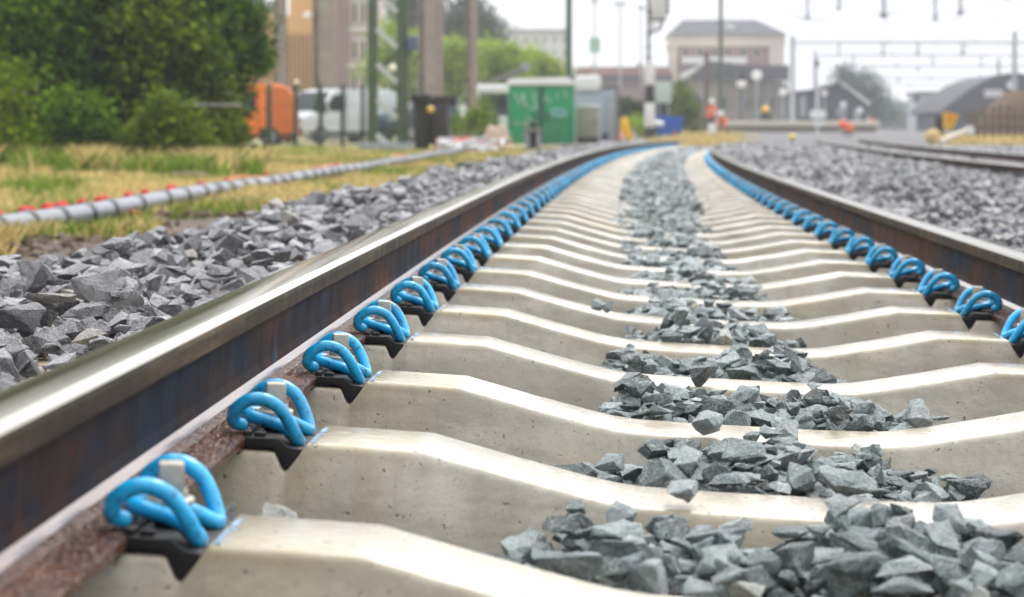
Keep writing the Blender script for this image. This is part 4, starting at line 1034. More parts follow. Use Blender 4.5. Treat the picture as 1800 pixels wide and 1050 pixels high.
for v_ in (20, 60, 82, 100): q.rect('step', 1135, v_, 1146, v_+2.5, .2, black, dy=-.3)
root, q = thing('relay_box', 'pale mint relay box behind the signal post', 'box', 1166, 90)
q.rect('cabinet', 1153, 144, 1180, 181, .5, simple('mint_panel', (.48, .58, .52), .5, 0, .05, 2), bevel=.03); q.rect('leg', 1157, 181, 1160, 238, .1, grey); q.rect('leg', 1173, 181, 1176, 238, .1, grey)
bl = simple('skip_blue', (.01, .10, .42), .4, 0, .12, 2)
root, q = thing('skip', 'blue steel skip standing right of the signal post', 'skip', 1175, 86)
k_ = 86/F
a_ = [at(u_, v_, 86)-q.o for u_, v_ in ((1149, 203), (1201, 208), (1192, 246), (1150, 246))]
q.poly('front_wall', [(1146, 218), (1199, 222), (1191, 247), (1148, 247)], .05, bl); q.poly('back_wall', [(1146, 202), (1203, 205), (1194, 246), (1148, 246)], .05, bl, dy=1.3)
q.poly('side_wall', [(1196, 205), (1203, 206), (1194, 246), (1188, 246)], 1.25, bl, dy=.05); q.poly('side_wall', [(1146, 203), (1151, 203), (1153, 246), (1148, 246)], 1.25, bl, dy=.05); q.rect('floor_plate', 1152, 243, 1188, 246, 1.25, bl, dy=.05)
q.rect('rim', 1145, 216, 1200, 219, .09, bl, dy=-.02); q.poly('label_patch', [(1183, 232), (1191, 232), (1189, 240), (1183, 240)], .01, redm, dy=-.012)
o = MB().tube([at(1150, 216, 85.3), at(1166, 219, 85.3)], .12, 10).build('paper_roll', white); tag(o, 'short white roll lying on the rim of the blue skip', 'roll')

# far masts and lamps
hm = simple('galvanised_mast', (.38, .41, .43), .5, .2, .1, 1)
def lampmast(label, u, Y, w, v0, v1, head=0, sign=None, mat=None, group='thin far lamp masts'):
    r_, q_ = thing('lamp_mast', label, 'mast', u, Y, group=group); q_.pole('pole', [(u, v1), (u, v0)], w, mat or hm)
    if head: q_.rect('lamp_head', u-head, v0-1, u+head, v0+4, .5, mat or hm, dy=-.2, bevel=.03)
    if sign: q_.rect('sign_plate', *sign, .06, simple('pale_green_sign', (.30, .50, .38), .5), dy=-.15)
lampmast('thin pale mast carrying a pale green sign plate', 1045, 200, 3.5, 0, 150, 8, (1036, 66, 1055, 93))
lampmast('thin pale lamp mast with a wide T head', 1090, 210, 3.5, 5, 155, 12)
lampmast('thin pale lamp mast just left of the signal post', 1127, 200, 3, 12, 155, 7)
lampmast('thin green mast in front of the station building', 1267, 120, 7, -60, 236, 0, None, mastg)
# buildings
def brickish(name, c, sc=2.0, mort=None):
    m, nt_, b_ = new_mat(name); v_ = coord(nt_, (1, 1, 1)); br = N(nt_, 'ShaderNodeTexBrick'); br.inputs['Scale'].default_value = sc
    mp = N(nt_, 'ShaderNodeMapping'); mp.inputs['Rotation'].default_value = (R(90), 0, 0); nt_.links.new(v_, mp.inputs[0]); nt_.links.new(mp.outputs[0], br.inputs[0])
    br.inputs['Color1'].default_value = (*c, 1); br.inputs['Color2'].default_value = (*(x*.8 for x in c), 1); br.inputs['Mortar'].default_value = (*(mort or tuple(x*1.1 for x in c)), 1)
    nt_.links.new(br.outputs[0], b_.inputs['Base Color']); b_.inputs['Roughness'].default_value = .8; return m
tan = simple('tan_cladding', (.66, .42, .18), .7, 0, .08, .5); tand = simple('tan_cladding_dark', (.30, .17, .09), .7); pink = brickish('pink_grey_brick', (.52, .42, .40)); pinkd = brickish('mauve_brick', (.27, .19, .19))
root, q = thing('office_building', 'tan clad office building with vertical slats behind the vans', 'building', 520, 130)
q.poly('wall', [(400, 18), (440, 20), (592, 36), (592, 240), (400, 240)], 14, tan)
q.rect('upper_wall', 500, -120, 592, 30, 11, tan, dy=2.0); q.rect('parapet', 398, 13, 470, 19, .6, white, dy=-.2)
mb_n = 0
for u_ in np.arange(446, 590, 7.2):
    if True: q.rect('slat', u_, 58, u_+2.6, 200, .35, tan if int(u_*10) % 3 else tand, dy=-.36)
q.rect('window_band', 446, 62, 588, 150, .05, simple('tan_glass', (.34, .21, .12), .4), dy=-.055); q.ball('roof_dome', 537, 28, 9, white, dy=1)
root, q = thing('tower_building', 'pinkish grey brick tower with narrow windows between mast and tan building', 'building', 620, 126)
q.rect('wall', 590, -140, 648, 240, 9, pink); q.rect('corner_pier', 593, -140, 612, 240, .4, pinkd, dy=-.41)
for (u0, v0, v1) in ((621, -60, -20), (621, 3, 42), (621, 70, 106), (637, 3, 42), (637, 70, 106), (621, 130, 160), (637, 130, 160)):
    w_ = q.rect('window', u0-1, v0, u0+7, v1, .12, white, dy=-.125); gl_ = q.rect('pane', u0+.6, v0+2, u0+5.4, v1-2, .04, glass, dy=-.166); gl_.parent = w_
for v_ in (50, 114): q.rect('string_course', 612, v_, 649, v_+4, .15, white, dy=-.155)
GT = 'lime green trees behind the shed'
tree('leafy_tree', 'lime green tree behind the lattice mast', 'tree', GT, 700, 108, [(690, 75, 35, 0), (720, 105, 38, 0), (668, 120, 30, 0), (740, 80, 30, 0), (705, 150, 32, 0)], 5200, .26, 'lime', (.2, 8))
tree('leafy_tree', 'lime green tree between the double mast and the slim mast', 'tree', GT, 795, 110, [(790, 95, 30, 0), (805, 120, 34, 0), (780, 130, 28, 0), (815, 90, 22, 0), (795, 160, 28, 0)], 4800, .26, 'lime', (.2, 8))
tree('leafy_tree', 'lime green tree right of the slim mast', 'tree', GT, 870, 112, [(850, 98, 26, 0), (880, 105, 32, 0), (865, 135, 30, 0), (905, 115, 26, 0)], 4600, .26, 'lime', (.2, 8))
tree('leafy_tree', 'lime green tree tapering down to the dark green mast', 'tree', GT, 945, 114, [(935, 112, 24, 0), (962, 120, 20, 0), (950, 140, 24, 0), (982, 128, 12, 0)], 3200, .26, 'lime', (.2, 8))
tree('conifer', 'blurred blue green conifer above the lime trees', 'tree', None, 825, 165, [(825, 10, 22, 0), (810, 35, 32, 0), (845, 45, 30, 0), (790, 60, 32, 0), (865, 62, 22, 0), (825, 70, 36, 0)], 5200, .4, 'pine', (.3, 8))
tree('conifer', 'blurred dark conifer behind the double brown mast', 'tree', None, 720, 165, [(700, -10, 30, 0), (725, 20, 30, 0), (745, -5, 30, 0), (705, 40, 26, 0)], 3600, .4, 'pine', (.3, 8))
pale = simple('pale_render', (.58, .57, .58), .8, 0, .06, .3)
root, q = thing('apartment_block', 'pale hazy flat roofed block behind the lime trees', 'building', 930, 330)
q.rect('wall', 878, 56, 995, 240, 15, pale); q.rect('roof_edge', 875, 51, 998, 57, 16, grey, dy=-.5); q.rect('roof_house', 900, 44, 912, 51, 4, pale, dy=3)
for u_ in range(886, 990, 17): q.rect('window', u_, 66, u_+8, 76, .1, grey, dy=-.11); q.rect('window', u_, 88, u_+8, 98, .1, grey, dy=-.11)
slate = simple('slate_roof', (.06, .06, .078), .9, 0, .15, .5); redroof = simple('red_tiles', (.30, .15, .14), .7, 0, .2, .6); creamw = simple('cream_stone', (.62, .57, .47), .7, 0, .07, .5); brick = brickish('red_brick', (.31, .20, .19), 1.2)
root, q = thing('house_row', 'low far houses with dull red roofs left of the station', 'houses', 1090, 240)
q.rect('wall', 1005, 132, 1182, 236, 8, pinkd); q.poly('roof', [(1005, 134), (1015, 118), (1175, 118), (1184, 134)], 9, redroof, dy=-.5); q.rect('grey_roof', 1005, 132, 1182, 142, 1, slate, dy=-.8); q.rect('chimney', 1040, 112, 1046, 122, .8, brick, dy=3); q.rect('chimney', 1120, 110, 1127, 122, .8, brick, dy=3)
root, q = thing('station_building', 'hazy brick station building with hipped slate roof and cream cornice', 'building', 1275, 260)
q.rect('wall', 1180, 80, 1376, 240, 12, brick); q.rect('cornice', 1176, 61, 1380, 82, 12.8, creamw, dy=-.4)
# hipped roof solid
e0 = at(1173, 61, 260)-q.o; e1 = at(1384, 61, 260)-q.o; r0 = at(1203, 36, 260)-q.o; r1 = at(1334, 36, 260)-q.o
MB().add([(e0.x, -.9, e0.z), (e1.x, -.9, e1.z), (e1.x, 13, e1.z), (e0.x, 13, e0.z), (r0.x, 5.2, r0.z+.35), (r1.x, 5.2, r1.z+.35)], [(0, 1, 5, 4), (1, 2, 5), (2, 3, 4, 5), (3, 0, 4), (3, 2, 1, 0)]).build('roof', slate, root)
for (u0, u1) in ((1178, 1190), (1352, 1378)): q.rect('corner_pier', u0, 82, u1, 240, .3, creamw, dy=-.31)
q.rect('dormer', 1276, 42, 1292, 50, 1.5, white, dy=1.6); q.rect('canopy', 1198, 102, 1310, 113, 2.5, white, dy=-3.0)
for u_ in (1200, 1225, 1250, 1275, 1300, 1325):
    w_ = q.rect('window', u_, 85, u_+11, 100, .1, creamw, dy=-.11); q.rect('pane', u_+1.5, 86.5, u_+9.5, 98.5, .05, glass, dy=-.165).parent = w_
root, q = thing('station_annex', 'grey gabled annex with white bargeboard before the station building', 'building', 1260, 215)
tanw = simple('brownish_render', (.30, .26, .21), .8, 0, .12, .6)
q.poly('wall', [(1196, 136), (1243, 113), (1292, 118), (1384, 150), (1384, 240), (1196, 240)], 8, tanw); q.poly('bargeboard', [(1194, 131), (1244, 108), (1246, 114), (1199, 140)], .4, white, dy=-.41)
q.poly('roof', [(1244, 107), (1290, 112), (1290, 140), (1215, 140), (1215, 131)], .3, slate, dy=-.75); q.rect('fascia', 1288, 116, 1384, 142, 2, slate, dy=-2.1)
for u_ in range(1292, 1384, 11): q.rect('column', u_, 142, u_+4, 218, .3, grey if u_ % 2 else tanw, dy=-1.5)
for u_ in (1220, 1262, 1310, 1330, 1352): q.rect('window', u_, 172, u_+14, 192, .1, glass, dy=-.11)
r2, q2 = thing('round_lamp', 'round white platform lamp against the station annex', 'lamp', 1330, 150); q2.disc('disc', 1330, 132, 9, white, t=.3); q2.pole('post', [(1330, 214), (1330, 141)], 3, hm, -.1)
r2, q2 = thing('round_lamp', 'round white platform lamp lower right of the station annex', 'lamp', 1376, 150); q2.disc('disc', 1376, 162, 6.5, white, t=.3); q2.pole('post', [(1376, 214), (1376, 168)], 2.5, hm, -.1)
r2, q2 = thing('platform_signal', 'small black signal head over a white box on the platform', 'signal', 1304, 140); q2.rect('head', 1300, 125, 1308, 142, .4, black, bevel=.05); q2.rect('box', 1296, 142, 1311, 153, .4, white, bevel=.05); q2.pole('post', [(1304, 214), (1304, 153)], 3, black, .2)
r2, q2 = thing('telegraph_post', 'dark brown post before the station gable, right above the workers', 'post', 1242, 130); q2.rect('post', 1238, 97, 1246, 240, .3, rust, bevel=.03); q2.rect('cap', 1237, 94, 1247, 98, .35, black, dy=-.03)
# platform
r2, q2 = thing('platform', 'long pale platform edge behind the workers', 'platform', 1400, 135); q2.rect('platform_slab', 1275, 213, 1545, 222, 12, creamw, dy=-.3, bevel=.03); q2.rect('platform_wall', 1280, 222, 1540, 246, 11, tanw)
r2, q2 = thing('litter_bin', 'dark tapered bin with a yellow lid on the platform', 'bin', 1346, 137, v=213, ground=False); q2.poly('bin_body', [(1335, 212), (1340, 196), (1352, 196), (1358, 212)], .8, black, bevel=.04); q2.ball('lid', 1346, 193, 6.5, ym, .4)
r2, q2 = thing('marker_signal', 'white marker of two round discs on a pole at the platform end', 'signal', 1438, 130); q2.disc('disc', 1431, 201, 8, white); q2.disc('disc', 1445, 201, 8, white, dy=.12); q2.rect('pole', 1434.5, 155, 1440.5, 240, .15, pale, dy=.2); q2.rect('base', 1430, 213, 1450, 222, .3, white, dy=.1); q2.rect('head', 1434, 105, 1440, 118, .2, black, dy=.15); q2.pole('upper_pole', [(1437, 156), (1437, 116)], 2, hm, .25)
# sheds and far trees on the right
blueg = simple('dark_slate_cladding', (.05, .06, .08), .6, 0, .15, .5)
r2, q2 = thing('gabled_shed', 'dark blue grey shed with a pitched roof and pale bargeboard', 'shed', 1465, 170)
q2.poly('gable_wall', [(1398, 160), (1440, 160), (1474, 149), (1522, 182), (1522, 238), (1398, 238)], 14, blueg); q2.poly('bargeboard', [(1473, 143), (1478, 143), (1530, 181), (1526, 186)], .4, pale, dy=-.41); q2.poly('roof', [(1392, 161), (1442, 156), (1474, 144), (1476, 150), (1442, 163), (1392, 167)], 14.4, slate, dy=-.2)
for (u_, v_, w_, h_) in ((1405, 168, 12, 38), (1470, 190, 18, 14), (1500, 192, 12, 46), (1478, 198, 8, 40)): q2.rect('panel', u_, v_, u_+w_, v_+h_, .08, grey, dy=-.09)
for k_, (u_, v_) in enumerate(((1449, 164), (1482, 184), (1511, 194))):
    r3, q3 = thing('round_lamp', ['round white lamp high on the dark gabled shed', 'round white lamp in the middle of the dark gabled shed', 'round white lamp low right of the dark gabled shed'][k_], 'lamp', u_, 165); q3.disc('disc', u_, v_, 5.5, white, t=.2); q3.pole('post', [(u_, 232), (u_, v_+5)], 2.2, hm, -.1)
tree('leafy_tree', 'hazy grey green tree behind the dark gabled shed', 'tree', None, 1500, 250, [(1480, 150, 22, 0), (1510, 150, 26, 0), (1535, 170, 26, 0), (1480, 130, 12, 0), (1550, 195, 22, 0), (1510, 185, 28, 0)], 4500, .5, 'pine', (.3, 8))
r2, q2 = thing('arched_shed', 'large dark arched roof shed at the right edge', 'shed', 1760, 190)
arc = [(1655, 197)]+[(1660+i*14, 190-62*math.sin(min(1, i/9)*math.pi/2)) for i in range(0, 10)]+[(1800, 130), (1860, 150), (1930, 190)]
q2.poly('roof', arc+[(1930, 200), (1660, 200)], 20, slate); q2.poly('wall', [(1668, 198), (1925, 198), (1925, 240), (1668, 240)], 19, blueg, dy=.5); q2.disc('roof_light', 1777, 150, 7, white, dy=-.05); q2.rect('skylight', 1730, 158, 1762, 171, .2, pale, dy=-.21)
r2, q2 = thing('far_building', 'hazy pale blue grey building between the shed roofs', 'building', 1640, 330); q2.rect('wall', 1615, 165, 1685, 236, 12, grey); q2.rect('roof', 1612, 161, 1688, 166, 13, slate, dy=-.5)
mound = simple('brown_earth', (.12, .078, .05), .95, 0, .3, 1.2, .7)
r2, q2 = thing('earth_mound', 'brown earth mound with flattened top behind the rusty posts', 'mound', 1800, 88)
heap(r2, 3.2, 4.4, 2.0, mound, 3)
pg = 'row of rusty steel posts on the right'
PN = ['leftmost', 'second', 'third', 'fourth', 'fifth', 'sixth', 'seventh', 'eighth', 'ninth']
for k_ in range(9):
    u_ = 1706+k_*13.2; r3, q3 = thing('steel_post', '%s rusty brown post%s in the row before the earth mound' % (PN[k_], '' if k_ == 0 else ' from the left'), 'post', u_, 74+.2*k_, group=pg)
    h_ = random.uniform(-4, 5); q3.rect('stake', u_-4.2, 190+h_-k_*.8, u_+4.2, 262, .1, rust, bevel=.01); q3.rect('rib', u_-.8, 194+h_-k_*.8, u_+.8, 262, .04, rustl, dy=-.042)
r3, q3 = thing('post_rail', 'horizontal brown rail tying the row of rusty posts', 'rail', 1760, 74.4, v=225, ground=False); q3.rect('bar', 1700, 222, 1812, 227, .08, rust, dy=.35); q3.rect('bar', 1700, 205, 1812, 208, .08, rust, dy=.35)
r3, q3 = thing('yellow_bucket', 'bright yellow tapered bucket hanging above the end of the posts', 'bucket', 1668, 72, v=228, ground=False)
c = at(1666, 227, 72)-q3.o; MB().lathe([(.01, 0), (.14, 0), (.28, .50), (.30, .56), (.27, .56), (.12, .04), (.01, .04)], 18, M=Matrix.Translation(c) @ Matrix.Rotation(.2, 4, 'Y')).build('pail', ym, r3, 40); q3.rect('rim_label', 1660, 200, 1676, 207, .04, simple('orange_paint_dull', (.8, .3, .02), .4), dy=-.31)
r3, q3 = thing('wooden_stump', 'dark brown stump under the yellow bucket', 'stump', 1652, 73); q3.rect('stump_body', 1645, 203, 1658, 250, .3, tim, bevel=.03)
o = MB().tube([at(1652, 250, 60), at(1703, 229, 61)], .09, 10).build('pale_pole', simple('pale_wood', (.55, .47, .38), .6)); tag(o, 'pale round pole lying slanted before the rusty posts', 'pole'); MB().lathe([(.001, 0), (.14, 0), (.14, .06), (.001, .06)], 14, M=Matrix.Translation(at(1704, 229, 60.9)) @ Matrix.Rotation(R(90), 4, 'X')).build('end_cap', white, o)
r3, q3 = thing('sack', 'tan sack lying left of the yellow bucket', 'sack', 1640, 66); q3.ball('sack_body', 1640, 241, 14, simple('tan_sack', (.60, .42, .20), .8, 0, .15, 4, .3), flat=.7)
r3, q3 = thing('orange_bundle', 'orange tarpaulin bundle on the ballast before the platform', 'bundle', 1489, 100)
q3.poly('tarp', [(1474, 216), (1482, 211), (1500, 219), (1504, 228), (1496, 234), (1480, 226)], .8, simple('bright_orange_cloth', (.85, .16, .05), .6, 0, .1, 3), bevel=.1); q3.poly('tarp_base', [(1480, 226), (1500, 233), (1500, 246), (1482, 246)], .5, grey, dy=.1)  # grey block filling in below the tarp
r3, q3 = thing('orange_bundle', 'faint small orange heap far between the sheds', 'bundle', 1532, 150); q3.poly('tarp', [(1524, 226), (1530, 207), (1538, 212), (1542, 228)], .8, om, bevel=.08)
r3, q3 = thing('marker_ball', 'small yellow marker on the far ballast left of the orange bundle', 'marker', 1393, 58); q3.ball('ball', 1393, 241, 5.5, simple('lemon', (.75, .62, .05), .4)); q3.rect('peg', 1391, 245, 1395, 258, .04, black)

tree('far_woods', 'pale hazy tree line between the far sheds', 'trees', None, 1600, 380, [(1545, 205, 22, 0), (1575, 200, 20, 0), (1600, 207, 18, 0), (1628, 200, 22, 0), (1655, 204, 20, 0), (1580, 222, 22, 0), (1620, 222, 22, 0)], 3000, .8, 'pine', (.3, 6))
# catenary
def portal(Y, vb, u0, u1, masts, label, hang, th=4):
    th *= .7
    r_, q_ = thing('catenary_portal', label, 'portal', masts[0][0], Y, group='overhead line portals')
    q_.rect('beam', u0, vb-th/2, u1, vb+th/2, .25, hm, bevel=.02); q_.rect('beam_chord', u0, vb+th*.9, u1, vb+th*1.25, .2, hm)
    for (u_, v_, w_) in masts: q_.rect('mast', u_-w_/2, v_, u_+w_/2, 240, .25, hm, dy=-.26, bevel=.02)
    for (u_, v_, w_) in hang:
        q_.pole('dropper', [(u_, vb), (u_, v_)], w_, hm, .12); q_.ball('insulator', u_, v_+2, w_*.95, grey, .12)
portal(85, -14, 1340, 1900, [(1905, -20, 10)], 'nearest overhead line portal, its beam above the photo and droppers hanging in', [(1420, 28, 5), (1475, 12, 5), (1554, 24, 7), (1645, 30, 5), (1689, 20, 6)], 5)
portal(140, 74, 1392, 1860, [(1393, 64, 8), (1783, 55, 8)], 'overhead line portal with its beam above the dark gabled shed', [(1475, 95, 3), (1553, 94, 4), (1614, 93, 4), (1693, 91, 4)])
portal(205, 116, 1470, 1860, [(1755, 104, 6), (1470, 112, 5)], 'second far overhead line portal in the haze', [(1577, 113, 3), (1614, 122, 3)], 3)
portal(270, 137, 1540, 1760, [(1722, 130, 4), (1541, 134, 4)], 'third far overhead line portal, faint in the haze', [(1637, 136, 3), (1580, 140, 3)], 2.5)
portal(175, 97, 1430, 1880, [(1432, 90, 5), (1846, 88, 6)], 'pale portal between the two clearest ones', [(1500, 112, 3), (1640, 108, 3), (1725, 112, 3)], 3)
portal(330, 149, 1560, 1740, [(1735, 145, 3), (1562, 146, 3)], 'farthest faint overhead line portal', [(1600, 152, 2)], 2)
for k_, (pts, lab) in enumerate((([(1370, 15, 80), (1420, 34, 85), (1554, 28, 85), (1689, 23, 85), (1800, -12, 80)], 'thin cross wire strung under the nearest portal'),
        ([(1475, 3, 85), (1554, 25, 85), (1645, 2, 85)], 'thin cross wire sagging to the middle dropper'),
        ([(1370, 30, 95), (1475, 44, 95), (1614, 38, 95), (1800, 30, 95)], 'thin cross wire lowest under the nearest portal'),
        ([(1392, 84, 140), (1553, 90, 140), (1700, 86, 140), (1783, 82, 140)], 'thin cross wire under the beam above the dark shed'),
        ([(1950, -200, 40), (1693, 92, 140), (1640, 138, 270), (1610, 150, 330)], 'contact wire running down the farther neighbouring track'),
        ([(1900, -320, 30), (1689, 22, 85), (1614, 120, 205), (1600, 150, 330)], 'contact wire running far down the neighbouring track'),
        ([(1620, -300, 30), (1554, 52, 85), (1577, 113, 205), (1590, 148, 330)], 'contact wire running far down the left hand line'))):
    o = MB().tube([at(a, b, c) for a, b, c in pts], (.022 if abs(pts[0][2]-pts[-1][2]) < 20 else .012), 5).build('overhead_wire', grey); tag(o, lab, 'wire', 'overhead wires')
r3, q3 = thing('distant_signal', 'small dark far signal in the haze over the tracks', 'signal', 1611, 230); q3.rect('head', 1607, 166, 1615, 180, .4, black); q3.pole('post', [(1611, 236), (1611, 180)], 2.5, grey)

# ------------------------------------------------------------------ workers
def person(label, loc, J, RAD, parts, rz=0):
    """J joints name->(x,y,z); E edges; skin grown along them, rooted at the pelvis"""
    skin = simple('skin', (.55, .33, .24), .5)
    names = list(J); idx = {n_: i for i, n_ in enumerate(names)}
    E = [('pelvis', 'belly'), ('belly', 'chest'), ('chest', 'neck'), ('neck', 'head0'), ('head0', 'head1')]
    for s_ in 'LR':
        E += [('chest', s_+'sh'), (s_+'sh', s_+'el'), (s_+'el', s_+'wr'), (s_+'wr', s_+'palm'), ('pelvis', s_+'hip'), (s_+'hip', s_+'kn'), (s_+'kn', s_+'an'), (s_+'an', s_+'toe')]
        d_ = (Vector(J[s_+'palm'])-Vector(J[s_+'wr'])).normalized(); sd = d_.cross(Vector((0, 1, .2))).normalized()
        for f_ in range(5):
            ln = [.055, .075, .082, .076, .06][f_]; base = Vector(J[s_+'palm'])+sd*((f_-2)*.019)-(d_*.045 if f_ == 0 else Vector((0, 0, 0)))
            dr = (d_+sd*(-.7 if f_ == 0 else 0)+Vector((0, -.15, 0))).normalized()
            a_, b_ = s_+'f%da' % f_, s_+'f%db' % f_; J[a_] = tuple(base+dr*ln*.5); J[b_] = tuple(base+dr*ln+Vector((0, -.02, 0))); RAD[a_] = RAD[b_] = .009
            names += [a_, b_]; idx[a_] = len(names)-2; idx[b_] = len(names)-1; E += [(s_+'palm', a_), (a_, b_)]
    me = bpy.data.meshes.new('person'); me.from_pydata([J[n_] for n_ in names], [(idx[a], idx[b]) for a, b in E], [])
    o = bpy.data.objects.new('person', me); COL.objects.link(o)
    sk = o.modifiers.new('skin', 'SKIN'); sk.use_smooth_shade = True
    for i, n_ in enumerate(names):
        rr_ = RAD.get(n_, RAD.get(n_[1:], .04)); d_ = me.skin_vertices[0].data[i]; d_.radius = (rr_, rr_) if not isinstance(rr_, tuple) else rr_; d_.use_root = (n_ == 'pelvis')
    o.modifiers.new('sub', 'SUBSURF').levels = 2; o.modifiers['sub'].render_levels = 2
    dg = bpy.context.evaluated_depsgraph_get(); m2 = bpy.data.meshes.new_from_object(o.evaluated_get(dg)); bpy.data.objects.remove(o)
    m2.name = 'person'; o = bpy.data.objects.new('person', m2); COL.objects.link(o)
    # material zones by nearest bone: jacket, trousers, boots, skin
    for mt in (simple('hi_vis_orange', (.85, .13, .03), .6, 0, .12, 6), parts['legs'], simple('boot', (.03, .025, .02), .6), skin, simple('silver_stripe', (.6, .6, .6), .35)): m2.materials.append(mt)
    def zone_(p):
        best = None
        for a, b in E:
            A_, B_ = Vector(J[a]), Vector(J[b]); t = max(0, min(1, (p-A_).dot(B_-A_)/max(1e-6, (B_-A_).length_squared))); d_ = (p-(A_+(B_-A_)*t)).length
            if best is None or d_ < best[0]: best = (d_, a, b, t)
        _, a, b, t = best
        if 'f' in b[1:2] or 'palm' in b: return 3
        if b.startswith('head') or (b == 'neck' and t > .6): return 3
        if b in ('Lkn', 'Rkn', 'Lhip', 'Rhip'): return 1
        if b in ('Lan', 'Ran'): return 1 if t < .8 else 2
        if 'toe' in b: return 2
        if (b == 'chest' and .1 < t < .45) or (b in ('Lel', 'Rel') and .6 < t < .85): return 4
        return 0
    for f_ in m2.polygons: f_.material_index = zone_(f_.center)
    sharp(m2, 80); o.location = loc; o.rotation_euler = (0, 0, rz); tag(o, label, 'person')
    # helmet and face
    h = Vector(J['head1']); h0 = Vector(J['head0'])
    MB().lathe([(.155, -.02), (.135, .0), (.132, .05), (.11, .10), (.06, .135), (.001, .145)], 18, M=Matrix.Translation(h+Vector((0, -.01, .0)))).build('helmet', white, o, 50)
    mb = MB()
    for s_ in (-1, 1): mb.box((h.x+s_*.035, h.y-.098, h.z-.055), (.022, .012, .010))
    mb.build('eyes', black, o); MB().box((h.x, h.y-.108, h.z-.085), (.022, .03, .04), taper=.6).build('nose', skin, o, bevel=.004); MB().box((h.x, h.y-.095, h.z-.125), (.05, .012, .010)).build('mouth', redm, o, bevel=.003)
    for s_ in (-1, 1): MB().box((h.x+s_*.088, h.y, h.z-.07), (.016, .03, .05)).build('ear', skin, o, bevel=.004)
    return o
RD = dict(pelvis=(.15, .11), belly=(.15, .11), chest=(.18, .12), neck=.065, head0=.085, head1=.095, sh=.07, el=.055, wr=.04, palm=(.035, .02), hip=.095, kn=.07, an=.05, toe=.045)
dk = simple('dark_trousers', (.05, .05, .06), .8)
p = at(1250, 240, 100); p.z = float(gz(p.x, 100))
J = dict(pelvis=(0, 0, .95), belly=(0, 0, 1.12), chest=(0, 0, 1.35), neck=(0, -.01, 1.52), head0=(0, -.03, 1.62), head1=(0, -.03, 1.70),
         Lsh=(-.19, 0, 1.43), Lel=(-.25, -.02, 1.16), Lwr=(-.20, -.16, .95), Lpalm=(-.19, -.21, .88), Rsh=(.19, 0, 1.43), Rel=(.26, -.05, 1.17), Rwr=(.20, -.24, 1.05), Rpalm=(.18, -.31, 1.02),
         Lhip=(-.10, 0, .88), Lkn=(-.12, -.02, .50), Lan=(-.12, .02, .10), Ltoe=(-.13, -.14, .05), Rhip=(.10, 0, .88), Rkn=(.13, -.06, .50), Ran=(.14, .0, .10), Rtoe=(.16, -.15, .05))
person('worker in orange jacket and white helmet standing on the yellow grass', p, J, dict(RD), {'legs': dk})
p = at(1272, 240, 99); p.z = float(gz(p.x, 99))
J = dict(pelvis=(.05, .10, .42), belly=(.04, .02, .58), chest=(.0, -.10, .78), neck=(-.02, -.20, .93), head0=(-.03, -.25, 1.02), head1=(-.03, -.27, 1.10),
         Lsh=(-.19, -.12, .86), Lel=(-.24, -.28, .62), Lwr=(-.14, -.42, .42), Lpalm=(-.10, -.46, .35), Rsh=(.19, -.10, .86), Rel=(.27, -.24, .60), Rwr=(.16, -.42, .44), Rpalm=(.12, -.47, .37),
         Lhip=(-.06, .08, .40), Lkn=(-.20, -.30, .50), Lan=(-.18, -.12, .10), Ltoe=(-.20, -.28, .05), Rhip=(.15, .08, .40), Rkn=(.26, -.28, .34), Ran=(.22, .08, .10), Rtoe=(.25, -.08, .05))
person('worker in orange jacket and white helmet crouching beside the standing one', p, J, dict(RD), {'legs': simple('dark_green_trousers', (.03, .07, .05), .8)}, -.5)
r3, q3 = thing('white_bag', 'white bag at the feet of the standing worker', 'bag', 1250, 97.5); q3.poly('bag_body', [(1245, 218), (1257, 218), (1259, 240), (1244, 240)], .3, white, bevel=.05)
# ------------------------------------------------------------------ light, air, camera
w = bpy.data.worlds.new('World'); sc.world = w; w.use_nodes = True; nt = w.node_tree
bg = nt.nodes['Background']; sky = N(nt, 'ShaderNodeTexSky', sky_type='NISHITA'); sky.sun_disc = False
SUN_EL, SUN_AZ = R(58), R(25)
sky.sun_elevation = SUN_EL; sky.sun_rotation = SUN_AZ; sky.air_density = 1.5; sky.dust_density = 6
tc = N(nt, 'ShaderNodeTexCoord'); sx = N(nt, 'ShaderNodeSeparateXYZ'); nt.links.new(tc.outputs['Generated'], sx.inputs[0])
cloud = ramp(nt, sx.outputs['Z'], [(0, (7.7, 7.85, 8.3)), (.065, (8.7, 8.9, 9.4)), (.105, (13.6, 13.8, 14.2)), (.4, (18., 18.1, 18.4)), (1, (31, 31, 31))])
cl = N(nt, 'ShaderNodeTexNoise'); cl.inputs['Scale'].default_value = 2.2; nt.links.new(tc.outputs['Generated'], cl.inputs['Vector'])
cloud = mix(nt, .25, cloud, ramp(nt, cl.outputs['Fac'], [(.3, .6), (.7, 1.3)]), 'MULTIPLY')
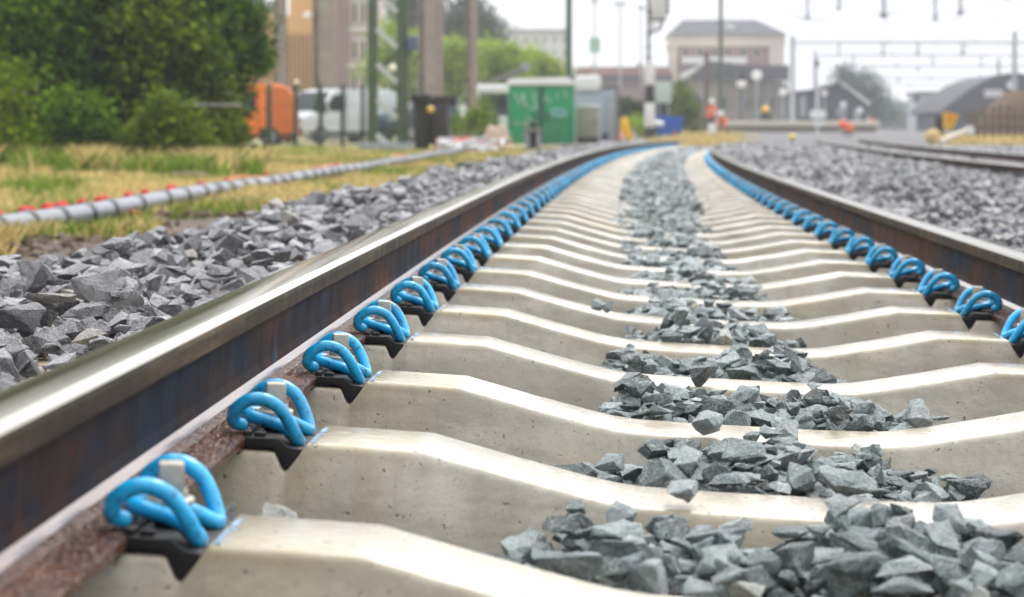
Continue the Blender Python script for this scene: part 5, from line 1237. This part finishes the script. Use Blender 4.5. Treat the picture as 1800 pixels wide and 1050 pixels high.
vd = N(nt, 'ShaderNodeVectorMath', operation='DOT_PRODUCT'); nt.links.new(tc.outputs['Generated'], vd.inputs[0]); vd.inputs[1].default_value = (.3, .95, 0)
cloud = mix(nt, 1.0, cloud, ramp(nt, mth(nt, 'ADD', mth(nt, 'MULTIPLY', vd.outputs['Value'], .5), .5), [(0, .42), (.5, .85), (.85, 1.12)]), 'MULTIPLY')
nt.links.new(mix(nt, .92, sky.outputs[0], cloud), bg.inputs[0]); bg.inputs[1].default_value = .1
sl = bpy.data.lights.new('sun', 'SUN'); sl.energy = 1.7; sl.angle = R(16); sl.color = (1, .97, .92)
so = bpy.data.objects.new('sun', sl); COL.objects.link(so)
d = Vector((math.sin(SUN_AZ)*math.cos(SUN_EL), math.cos(SUN_AZ)*math.cos(SUN_EL), math.sin(SUN_EL)))
so.rotation_euler = d.to_track_quat('Z', 'Y').to_euler()
HAZE = 0.0008
if HAZE:
    hz = MB().box((0, 480, 59), (1900, 1100, 124)).build('haze', bpy.data.materials.new('haze_air')); tag(hz, 'thin grey rainy air', 'haze', kind='stuff')
    m = hz.data.materials[0]; m.use_nodes = True; nt = m.node_tree; nt.nodes.remove(nt.nodes['Principled BSDF'])
    pv = N(nt, 'ShaderNodeVolumePrincipled'); pv.inputs['Color'].default_value = (.93, .95, 1, 1); pv.inputs['Density'].default_value = HAZE
    nt.links.new(pv.outputs[0], nt.nodes['Material Output'].inputs['Volume'])
cam = bpy.data.cameras.new('camera'); co = bpy.data.objects.new('camera', cam); COL.objects.link(co)
co.location = (CX, 0, CZ)
f = ray(900, 525).normalized(); co.rotation_euler = (-f).to_track_quat('Z', 'Y').to_euler()
cam.sensor_width = 36; cam.lens = F/1800*36; cam.clip_start = .05; cam.clip_end = 3000
cam.dof.use_dof = True; cam.dof.focus_distance = 3.25; cam.dof.aperture_fstop = 6.0
sc.camera = co
sc.view_settings.view_transform = 'Standard'; sc.view_settings.look = 'None'; sc.view_settings.exposure = .28; sc.view_settings.gamma = 1
sc.cycles.max_bounces = 6; sc.cycles.volume_bounces = 1; sc.cycles.use_denoising = True
sc.cycles.sample_clamp_indirect = 6
